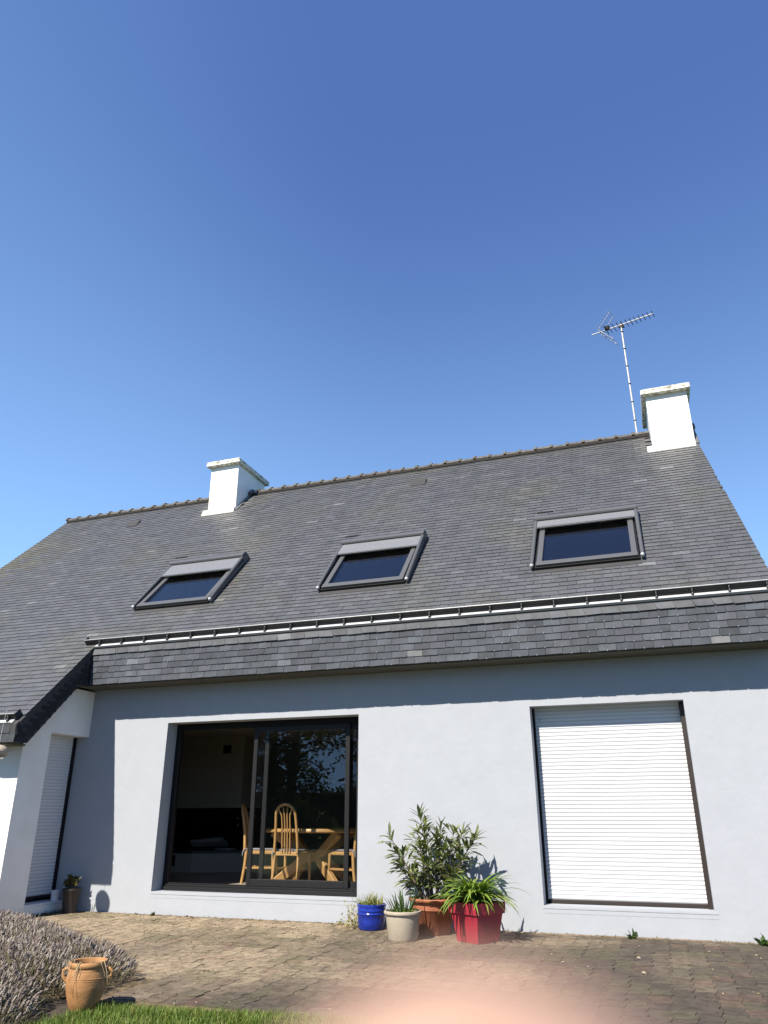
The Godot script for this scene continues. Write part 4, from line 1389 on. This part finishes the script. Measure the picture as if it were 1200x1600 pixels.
# ---------------------------------------------------------------- lavender bed, jar
func lavender() -> void:
	var bush := thing("lavender_bush", "spreading lavender bush of dry grey mauve spikes behind the clay jar", "shrub", Vector3(-4.9, 0, 4.0))
	var r := rnd(123)
	# three kinds of spent flower spike on a thin stalk (grows along y)
	var kinds := []
	for k in 4:
		var b := MB.new()
		var hcol: Color = [Color(0.17, 0.137, 0.120), Color(0.23, 0.19, 0.165), Color(0.11, 0.088, 0.08), Color(0.30, 0.26, 0.22)][k]
		b.tube(PackedVector3Array([Vector3(0, 0, 0), Vector3(0, 0.20, 0)]), PackedFloat32Array([0.0016]), 3, Color(0.20, 0.17, 0.10), false)
		for j in 4:
			var y := 0.180 + j * 0.0105
			var rad := 0.0095 * (1.0 - absf(j - 1.4) / 4.0)
			b.lathe(PackedVector2Array([Vector2(0, -0.008), Vector2(rad, -0.001), Vector2(rad * 0.7, 0.005), Vector2(0, 0.007)]), 5, Transform3D(Basis(Vector3.UP, j * 0.9), Vector3(r.randf_range(-0.002, 0.002), y, r.randf_range(-0.002, 0.002))), hcol * r.randf_range(0.75, 1.2))
		kinds.append(b)
	var meshes := []
	for k in kinds: meshes.append(k.mesh(M.dry))
	var clumps := [[-4.62, 3.74, 0.44, 0.29], [-5.05, 3.62, 0.5, 0.32], [-5.6, 3.3, 0.55, 0.33], [-6.2, 2.95, 0.6, 0.33], [-6.9, 2.55, 0.6, 0.30], [-4.66, 4.30, 0.46, 0.34], [-5.2, 4.15, 0.55, 0.36], [-5.9, 3.9, 0.6, 0.36], [-4.55, 4.80, 0.38, 0.30], [-5.0, 4.9, 0.5, 0.34], [-4.30, 4.98, 0.30, 0.22], [-4.40, 4.10, 0.25, 0.22]]
	var list := []
	var fol := MB.new()
	var base := Vector3(-4.9, 0, 4.0)
	for c in clumps:
		var n := int(1450 * c[2] * c[2])
		n = int(n * 1.9)
		for k in n:
			var an := r.randf() * TAU
			var rr := sqrt(r.randf())
			var px: float = c[0] + cos(an) * rr * c[2]
			var pz: float = c[1] + sin(an) * rr * c[2]
			var h: float = c[3] * (1.0 - 0.62 * rr * rr) * r.randf_range(0.72, 1.1)
			var lean := Vector3(cos(an) * rr * 0.75 + 0.12 + r.randf_range(-0.5, 0.5), 1.0, sin(an) * rr * 0.75 + r.randf_range(-0.5, 0.5))
			var bs := aim(lean, r.randf() * TAU)
			var s := r.randf_range(0.7, 1.15)
			var tip := Vector3(px, h, pz)
			var o := tip - bs.y * 0.21 * s
			list.append([tip, Transform3D(bs.scaled(Vector3.ONE * s), o - base), r.randi() % 4])
		# grey green foliage and woody stalks below the spikes
		for k in int(n * 0.8):
			var an := r.randf() * TAU
			var rr := sqrt(r.randf()) * 0.97
			var h: float = c[3] * (1.0 - 0.6 * rr * rr) * pow(r.randf(), 0.7) * 0.82
			var q := Vector3(c[0] + cos(an) * rr * c[2], h, c[1] + sin(an) * rr * c[2]) - base
			var col := Color(0.062, 0.074, 0.034).lerp(Color(0.095, 0.075, 0.052), pow(r.randf(), 1.5))
			fol.leaf(Transform3D(aim(Vector3(cos(an) * rr + r.randf_range(-0.6, 0.6), r.randf_range(0.2, 1.2), sin(an) * rr + r.randf_range(-0.6, 0.6)), r.randf() * 3.0), q), r.randf_range(0.04, 0.085), 0.006, 0.3, 0.2, 2, col)
	var pr := pick_nearest(list, 280)
	for e in pr[0]:
		var o := put("flower_spike", meshes[e[2]], null, bush)
		o.transform = e[1]
	for k in 4:
		var xs := []
		for e in pr[1]:
			if e[2] == k: xs.append(e[1])
		var mm := MultiMesh.new()
		mm.transform_format = MultiMesh.TRANSFORM_3D
		mm.mesh = meshes[k]
		mm.instance_count = xs.size()
		for i in xs.size(): mm.set_instance_transform(i, xs[i])
		var mi := MultiMeshInstance3D.new()
		mi.name = numbered("flower_spikes")
		mi.multimesh = mm
		bush.add_child(mi, true)
		stuff(mi)
	stuff(put("foliage", fol, M.dry, bush))
	# ---- clay jar
	var j := thing("clay_jar", "ochre clay jar with small loop handles at the edge of the lavender", "jar", Vector3(-3.985, -0.01, 4.46), 0.35)
	var b := MB.new()
	b.lathe(PackedVector2Array([Vector2(0, 0), Vector2(0.086, 0), Vector2(0.093, 0.008), Vector2(0.112, 0.06), Vector2(0.129, 0.12), Vector2(0.136, 0.165), Vector2(0.134, 0.205), Vector2(0.126, 0.24), Vector2(0.122, 0.255), Vector2(0.128, 0.262), Vector2(0.133, 0.273), Vector2(0.132, 0.288), Vector2(0.125, 0.296), Vector2(0.115, 0.292), Vector2(0.110, 0.268), Vector2(0.116, 0.21), Vector2(0.11, 0.15), Vector2(0, 0.14)]), 40, Transform3D.IDENTITY, Color.WHITE, 1, 1, 0.004)
	for y in [0.186, 0.198, 0.245]:
		var rr: float = 0.1345 if y < 0.22 else 0.1245
		b.lathe(PackedVector2Array([Vector2(rr - 0.002, y - 0.004), Vector2(rr + 0.0025, y), Vector2(rr - 0.003, y + 0.004)]), 40)
	put("body", b, M.jar, j)
	for s in [-1.0, 1.0]:
		b = MB.new()
		b.tube(PackedVector3Array([Vector3(s * 0.120, 0.240, 0), Vector3(s * 0.148, 0.248, 0), Vector3(s * 0.170, 0.235, 0), Vector3(s * 0.170, 0.205, 0), Vector3(s * 0.150, 0.178, 0), Vector3(s * 0.130, 0.168, 0)]), PackedFloat32Array([0.013, 0.012, 0.011, 0.011, 0.012, 0.014]), 8)
		put("handle", b, M.jar, j)
	# dead stems hanging over the rim: they lie in the jar, a thing of their own
	var d := thing("dead_stems", "bleached dead stems hanging over the rim of the clay jar", "twigs", Vector3(-3.985, -0.01, 4.46))
	for k in 14:
		b = MB.new()
		var an := r.randf_range(-1.9, 1.5)
		var o := Vector3(sin(an) * 0.06, 0.17, cos(an) * 0.06)
		var e := Vector3(sin(an), 0, cos(an))
		var dr := r.randf_range(0.02, 0.17)
		var side := Vector3(r.randf_range(-0.08, 0.08), 0, r.randf_range(-0.03, 0.03))
		b.tube(PackedVector3Array([o, e * 0.105 + Vector3(0, 0.297, 0), e * 0.134 + Vector3(0, 0.304, 0) + side * 0.3, e * 0.150 + Vector3(0, 0.28 - dr * 0.4, 0) + side * 0.7, e * 0.150 + Vector3(0, 0.28 - dr, 0) + side]), PackedFloat32Array([0.003, 0.0025, 0.002, 0.0015, 0.001]), 5, Color(0.42, 0.34, 0.20) * r.randf_range(0.6, 1.1))
		put("stem", b, M.dry, d)

# ---------------------------------------------------------------- lawn edge, weeds, lantern, shrub
func tuft(p: Node, b: MB, r: RandomNumberGenerator, at: Vector3, n: int, h: float, w: float, col: Color, spread := 0.7) -> void:
	for k in n:
		var an := r.randf() * TAU
		var tl := r.randf() * spread
		var c := col * r.randf_range(0.7, 1.3)
		c.a = 1
		b.leaf(Transform3D(aim(Vector3(sin(an) * sin(tl), cos(tl), cos(an) * sin(tl)), r.randf_range(-1, 1)), at + Vector3(r.randf_range(-0.02, 0.02), 0, r.randf_range(-0.02, 0.02))), h * r.randf_range(0.5, 1.1), w, r.randf_range(0.2, 1.3), 0.2, 3, c)

func garden() -> void:
	var r := rnd(2024)
	# ---- grass
	var tm := []
	for k in 5:
		var b := MB.new()
		for j in 5:
			var an := r.randf() * TAU
			var tl := r.randf_range(0.05, 0.7)
			var c: Color = [Color(0.10, 0.16, 0.028), Color(0.13, 0.19, 0.035), Color(0.17, 0.20, 0.045), Color(0.075, 0.13, 0.022), Color(0.24, 0.22, 0.09)][k] * r.randf_range(0.8, 1.2)
			c.a = 1
			b.leaf(Transform3D(aim(Vector3(sin(an) * sin(tl), cos(tl), cos(an) * sin(tl)), r.randf_range(-1, 1)), Vector3(r.randf_range(-0.012, 0.012), 0, r.randf_range(-0.012, 0.012))), r.randf_range(0.03, 0.07), 0.0042, r.randf_range(0.3, 1.4), 0.1, 3, c, 2.0)
		tm.append(b.mesh(M.leaf))
	var pos := []
	for k in 5: pos.append([])
	for k in 46000:
		var x := r.randf_range(-4.4, 0.9) if k < 30000 else r.randf_range(-4.4, 5.0)
		var z := (4.16 + pow(r.randf(), 1.4) * 1.9) if k < 30000 else r.randf_range(4.3, 9.0)
		var edge := patio_edge(x) - 0.04 + r.randf_range(-0.06, 0.04)
		if z < edge: continue
		if x < -3.98 + (z - 4.5) * -0.2 and z < 6.0: continue
		var s := r.randf_range(0.6, 1.25) * (0.7 if z < edge + 0.1 else 1.0)
		var kind := r.randi() % 5
		if kind == 4 and r.randf() < 0.6: kind = 1
		pos[kind].append(Transform3D(Basis(Vector3.UP, r.randf() * TAU).scaled(Vector3.ONE * s), Vector3(x, -0.03 if z > 4.5 else -0.015, z)))
	var lawn_node := Node3D.new()
	for k in 5:
		var mm := MultiMesh.new()
		mm.transform_format = MultiMesh.TRANSFORM_3D
		mm.mesh = tm[k]
		mm.instance_count = pos[k].size()
		for i in pos[k].size(): mm.set_instance_transform(i, pos[k][i])
		var mi := MultiMeshInstance3D.new()
		mi.name = numbered("grass")
		mi.multimesh = mm
		add_child(mi, true)
		stuff(mi)
		tag(mi, "short bright green lawn grass growing at the edge of the paving", "grass", "lawn grass")
	lawn_node.free()
	# ---- weeds along the foot of the wall
	var specs := [
		["weed", "broad leaved green weed at the wall foot below the white shutter", Vector3(-0.51, 0, 0.075), 16, 0.10, 0.030, Color(0.045, 0.075, 0.022), 1.2],
		["weed", "green weed by the wall foot at the right edge of the terrace", Vector3(0.76, 0, 0.14), 22, 0.12, 0.034, Color(0.055, 0.10, 0.025), 1.3],
		["weed", "low yellowish weed between the sliding window and the blue pot", Vector3(-3.86, 0, 0.09), 26, 0.05, 0.014, Color(0.13, 0.14, 0.05), 1.3],
		["weed", "low brown weed under the left end of the sliding window", Vector3(-6.53, 0, 0.08), 30, 0.05, 0.016, Color(0.07, 0.055, 0.03), 1.4],
		["weed", "pale upright weed in the shaded corner right of the dark pot", Vector3(-7.46, 0, 0.12), 5, 0.16, 0.006, Color(0.12, 0.13, 0.10), 0.35],
		["weed", "pale thin weed at the wing corner behind the lavender", Vector3(-7.95, 0, 1.05), 6, 0.15, 0.007, Color(0.15, 0.15, 0.12), 0.45],
		["weed", "single dark grass stem standing by the wall right of the red pot", Vector3(-1.66, 0, 0.45), 5, 0.12, 0.012, Color(0.05, 0.07, 0.03), 0.4],
	]
	for s in specs:
		var b := MB.new()
		tuft(self, b, r, Vector3.ZERO, s[3], s[4], s[5], s[6], s[7])
		var o := put(s[0], b, M.leaf)
		o.position = s[2]
		tag(o, s[1], "weed")
	# small moss and seedlings along the joint of wall and paving
	var mb := MB.new()
	for k in 230:
		var x := r.randf_range(-7.9, 1.2)
		var c := Color(0.10, 0.10, 0.045).lerp(Color(0.15, 0.11, 0.06), r.randf())
		tuft(self, mb, r, Vector3(x, -0.002, r.randf_range(0.008, 0.07)), 5, r.randf_range(0.010, 0.034), 0.008, c, 1.4)
	for k in 90:
		tuft(self, mb, r, Vector3(-8.0 + r.randf_range(0.0, 0.12), -0.002, r.randf_range(0.05, 1.3)), 6, r.randf_range(0.02, 0.07), 0.009, Color(0.09, 0.085, 0.045), 1.3)
	var seed_o := put("seedlings", mb, M.dry)
	stuff(seed_o)
	tag(seed_o, "tiny brownish moss and seedlings along the foot of the house wall", "moss")
	# dead leaves lying near the wall
	var leaves := [
		["curled dark brown dead leaf near the wall below the sliding window", Vector3(-5.95, 0.008, 0.13), 0.11],
		["brown dead leaf fragment beside the curled leaf below the sliding window", Vector3(-6.05, 0.006, 0.05), 0.06],
		["pale fallen leaf on the paving in front of the white shutter", Vector3(-0.42, 0.006, 1.30), 0.035],
		["small bleached fallen leaf on the paving, nearest the bottom right", Vector3(-0.36, 0.006, 2.0), 0.04]]
	for k in leaves.size():
		var e: Array = leaves[k]
		var b := MB.new()
		b.leaf(Transform3D(aim(Vector3(1, 0.25, 0.2), 0.4), Vector3.ZERO), e[2], 0.03, 1.6, 0.4, 5, Color(0.07, 0.045, 0.028) if k < 2 else Color(0.26, 0.22, 0.16))
		var o := put("fallen_leaf", b, M.dry)
		o.position = e[1]
		tag(o, e[0], "leaf")
	# ---- dome ornament hanging from the low eave
	var h := thing("hanging_ornament", "beige dome shaped ornament hanging on a thin cord under the low left eave", "hanging ornament", Vector3(-7.94, 1.93, 1.74))
	var b := MB.new()
	b.lathe(PackedVector2Array([Vector2(0.10, 0.0), Vector2(0.112, 0.012), Vector2(0.112, 0.05), Vector2(0.118, 0.055), Vector2(0.116, 0.075), Vector2(0.095, 0.105), Vector2(0.06, 0.125), Vector2(0.02, 0.133), Vector2(0, 0.134)]), 28)
	put("dome", b, M.beige, h)
	b = MB.new()
	b.tube(PackedVector3Array([Vector3(0, 0.13, 0), Vector3(0, 0.18, 0), Vector3(0.01, 0.40, 0), Vector3(0.03, 0.56, 0.01)]), PackedFloat32Array([0.004, 0.002, 0.002, 0.002]), 5)
	put("cord", b, M.pvc_grey, h)
	for k in 5:
		b = MB.new()
		var an := TAU * k / 5.0 + 0.3
		b.lathe(PackedVector2Array([Vector2(0.0, -0.035), Vector2(0.026, -0.03), Vector2(0.032, -0.012), Vector2(0.02, 0.004), Vector2(0, 0.008)]), 12, Transform3D(Basis.IDENTITY, Vector3(sin(an) * 0.065, 0, cos(an) * 0.065)))
		put("cup", b, M.steel, h)
	# ---- leafy shrub by the wing, only its right twigs show
	var sh := thing("garden_shrub", "light green leafy shrub in front of the white wing wall at the left edge", "shrub", Vector3(-8.30, 0, 1.72))
	var lm := leaf_set(67, 5, 0.085, 0.034, [0.2, 0.9], [Color(0.11, 0.16, 0.04), Color(0.15, 0.20, 0.06), Color(0.07, 0.12, 0.03)], 0.25, 3)
	b = MB.new()
	for k in 26:
		var an := r.randf() * TAU
		var rr := r.randf_range(0.1, 0.47)
		var e := Vector3(cos(an) * rr, r.randf_range(0.25, 0.82), sin(an) * rr * 0.6)
		b.tube(PackedVector3Array([Vector3.ZERO, e * 0.5 + Vector3(0, 0.1, 0), e]), PackedFloat32Array([0.008, 0.005, 0.002]), 5)
		for j in 9:
			var o := put("leaf", lm[r.randi() % 5], null, sh)
			o.transform = Transform3D(aim(Vector3(r.randf_range(-1, 1), r.randf_range(-0.4, 1), r.randf_range(-1, 1)), r.randf() * 2.0).scaled(Vector3.ONE * r.randf_range(0.7, 1.2)), e * r.randf_range(0.5, 1.0) + Vector3(0, 0.03, 0))
	put("branches", b, M.bark, sh)

# ---------------------------------------------------------------- fingertip over the lens
func fingertip() -> void:
	var f := thing("finger", "blurred pink fingertip over the bottom edge of the view", "finger")
	var c := Transform3D(Basis.from_euler(Vector3(deg_to_rad(21.93), deg_to_rad(19.30), deg_to_rad(-0.14))), Vector3(0, 1.254, 9.5))
	# its own frame: y towards the tip (up in the picture), z back towards the lens
	f.transform = c * Transform3D(Basis(Vector3.BACK, 0.10), Vector3(0.0023, -0.0179, -0.0170))
	var b := MB.new()
	var prof := PackedVector2Array()
	for e in [[0.0, -0.062], [0.0075, -0.060], [0.0082, -0.05], [0.0080, -0.036], [0.0078, -0.026], [0.0080, -0.018], [0.0078, -0.010], [0.0074, -0.004], [0.0068, 0.0], [0.0058, 0.003], [0.0043, 0.0052], [0.0022, 0.0065], [0.0, 0.0068]]:
		prof.append(Vector2(e[0], e[1]))
	b.lathe(prof, 28, Transform3D.IDENTITY, Color.WHITE, 1.0, 0.82, 0.012)
	put("fingertip", b, M.skin, f)
	b = MB.new()
	var nrows := 6
	for i in nrows:
		for j in 6:
			var q := []
			for e in [[i, j], [i, j + 1], [i + 1, j + 1], [i + 1, j]]:
				var y: float = -0.009 + 0.0125 * e[0] / nrows
				var rad: float = 0.0078 if y < -0.002 else 0.0078 - (y + 0.002) * 0.45
				var an: float = -PI * 0.5 + (e[1] / 6.0 - 0.5) * 1.6
				q.append(Vector3(cos(an) * rad, y, sin(an) * rad * 0.82) * Vector3(1.03, 1, 1.03))
			b.quad(q[0], q[3], q[2], q[1])
	put("nail", b, M.nail, f)

# ---------------------------------------------------------------- trees across the garden (mirrored in the sliding window)
func trees() -> void:
	var spots := [
		[Vector3(-9.5, 0, 25), 1.0, 0.0, "tall thin crowned garden tree mirrored in the sliding window, rightmost"],
		[Vector3(-13.2, 0, 27), 1.15, 1.1, "tall garden tree mirrored near the right edge of the sliding sash"],
		[Vector3(-16.6, 0, 24), 0.95, 2.3, "garden tree mirrored above the dining chair"],
		[Vector3(-19.8, 0, 28), 1.2, 3.0, "large garden tree mirrored beside the left stile of the sash"],
		[Vector3(-24.0, 0, 26), 1.05, 4.1, "garden tree standing farthest left across the lawn"]]
	var t := make_tree()
	for k in spots.size():
		var o: Node3D = t if k == 0 else dup(t)
		o.position = spots[k][0]; o.scale = Vector3.ONE * spots[k][1]; o.rotation.y = spots[k][2]
		o.set_meta("label", spots[k][3])
	# low spreading shrubs in front of the trees
	var hs := thing("hedge_shrub", "low spreading bright shrub mirrored behind the dining chair", "shrub", Vector3(-14.5, 0, 20.5), 0, "shrubs across the lawn")
	var r := rnd(99)
	var b := MB.new()
	for k in 2600:
		var p := Vector3(r.randfn(0, 1.1), 0, r.randfn(0, 0.6))
		p.y = absf(r.randf()) * 1.7 * exp(-p.x * p.x * 0.25 - p.z * p.z * 0.6)
		var c := Color(0.08, 0.11, 0.03).lerp(Color(0.16, 0.17, 0.06), r.randf())
		b.leaf(Transform3D(aim(Vector3(r.randf_range(-1, 1), r.randf_range(-0.2, 0.7), r.randf_range(-1, 1)), r.randf() * 3), p), 0.22, 0.09, 0.5, 0.2, 2, c)
	stuff(put("foliage", b, M.leaf, hs))
	b = MB.new()
	for k in 7: b.tube(PackedVector3Array([Vector3(0, 0, 0), Vector3(r.randf_range(-1, 1), 0.9, r.randf_range(-0.4, 0.4))]), PackedFloat32Array([0.04, 0.01]), 5)
	put("branches", b, M.bark, hs)
	var h2 := dup(hs, "low spreading shrub mirrored left of the first, under the tall trees")
	h2.position = Vector3(-18.5, 0, 21.5); h2.rotation.y = 2.0
	# distant hedge closing the garden
	var hd := thing("garden_hedge", "dark clipped hedge closing the far side of the lawn behind the trees", "hedge", Vector3(-10, 0, 36))
	b = MB.new()
	for k in 9000:
		var p := Vector3(r.randf_range(-24, 24), r.randf_range(0, 2.6), r.randf_range(-0.7, 0.7))
		b.leaf(Transform3D(aim(Vector3(r.randf_range(-1, 1), r.randf_range(-0.2, 0.9), r.randf_range(-1, 1)), r.randf() * 3), p), 0.34, 0.16, 0.4, 0.2, 2, Color(0.035, 0.05, 0.018) * r.randf_range(0.7, 1.5))
	stuff(put("foliage", b, M.leaf, hd))
	b = MB.new()
	b.box(Vector3(-24, 0, -0.45), Vector3(24, 2.4, 0.45), 0.1, Transform3D.IDENTITY, Color(0.03, 0.035, 0.015))
	put("core", b, M.plain, hd)

func make_tree() -> Node3D:
	var t := thing("garden_tree", "", "tree", Vector3.ZERO, 0, "trees across the lawn")
	var r := rnd(55)
	var b := MB.new()
	b.tube(PackedVector3Array([Vector3(0, -0.1, 0), Vector3(0.05, 2.2, 0.05), Vector3(-0.1, 5.0, 0.1), Vector3(0.1, 8.5, 0)]), PackedFloat32Array([0.36, 0.27, 0.2, 0.06]), 10)
	var ends := []
	for k in 34:
		var y := 1.7 + 6.8 * k / 34.0
		var an := k * 2.4
		var ln := 3.0 * (1.0 - 0.6 * absf(y - 4.5) / 5.0) * r.randf_range(0.6, 1.1)
		var e := Vector3(cos(an) * ln, y + r.randf_range(-0.6, 0.9), sin(an) * ln)
		b.tube(PackedVector3Array([Vector3(0, y - 0.3, 0), Vector3(e.x * 0.5, y + 0.25, e.z * 0.5), e]), PackedFloat32Array([0.07, 0.045, 0.012]), 5)
		for j in 6: ends.append(Vector3(0, y, 0).lerp(e, r.randf_range(0.35, 1.05)))
	put("trunk", b, M.bark, t)
	b = MB.new()
	for e in ends:
		var cl := Color(0.045, 0.062, 0.02).lerp(Color(0.085, 0.10, 0.032), r.randf())
		for j in 15:
			var p: Vector3 = e + Vector3(r.randfn(0, 0.36), r.randfn(0, 0.26), r.randfn(0, 0.36))
			b.leaf(Transform3D(aim(Vector3(r.randf_range(-1, 1), r.randf_range(-0.8, 0.6), r.randf_range(-1, 1)), r.randf() * 3), p), 0.24, 0.11, 0.5, 0.2, 2, cl * r.randf_range(0.8, 1.2))
	stuff(put("crown", b, M.leaf, t))
	return t
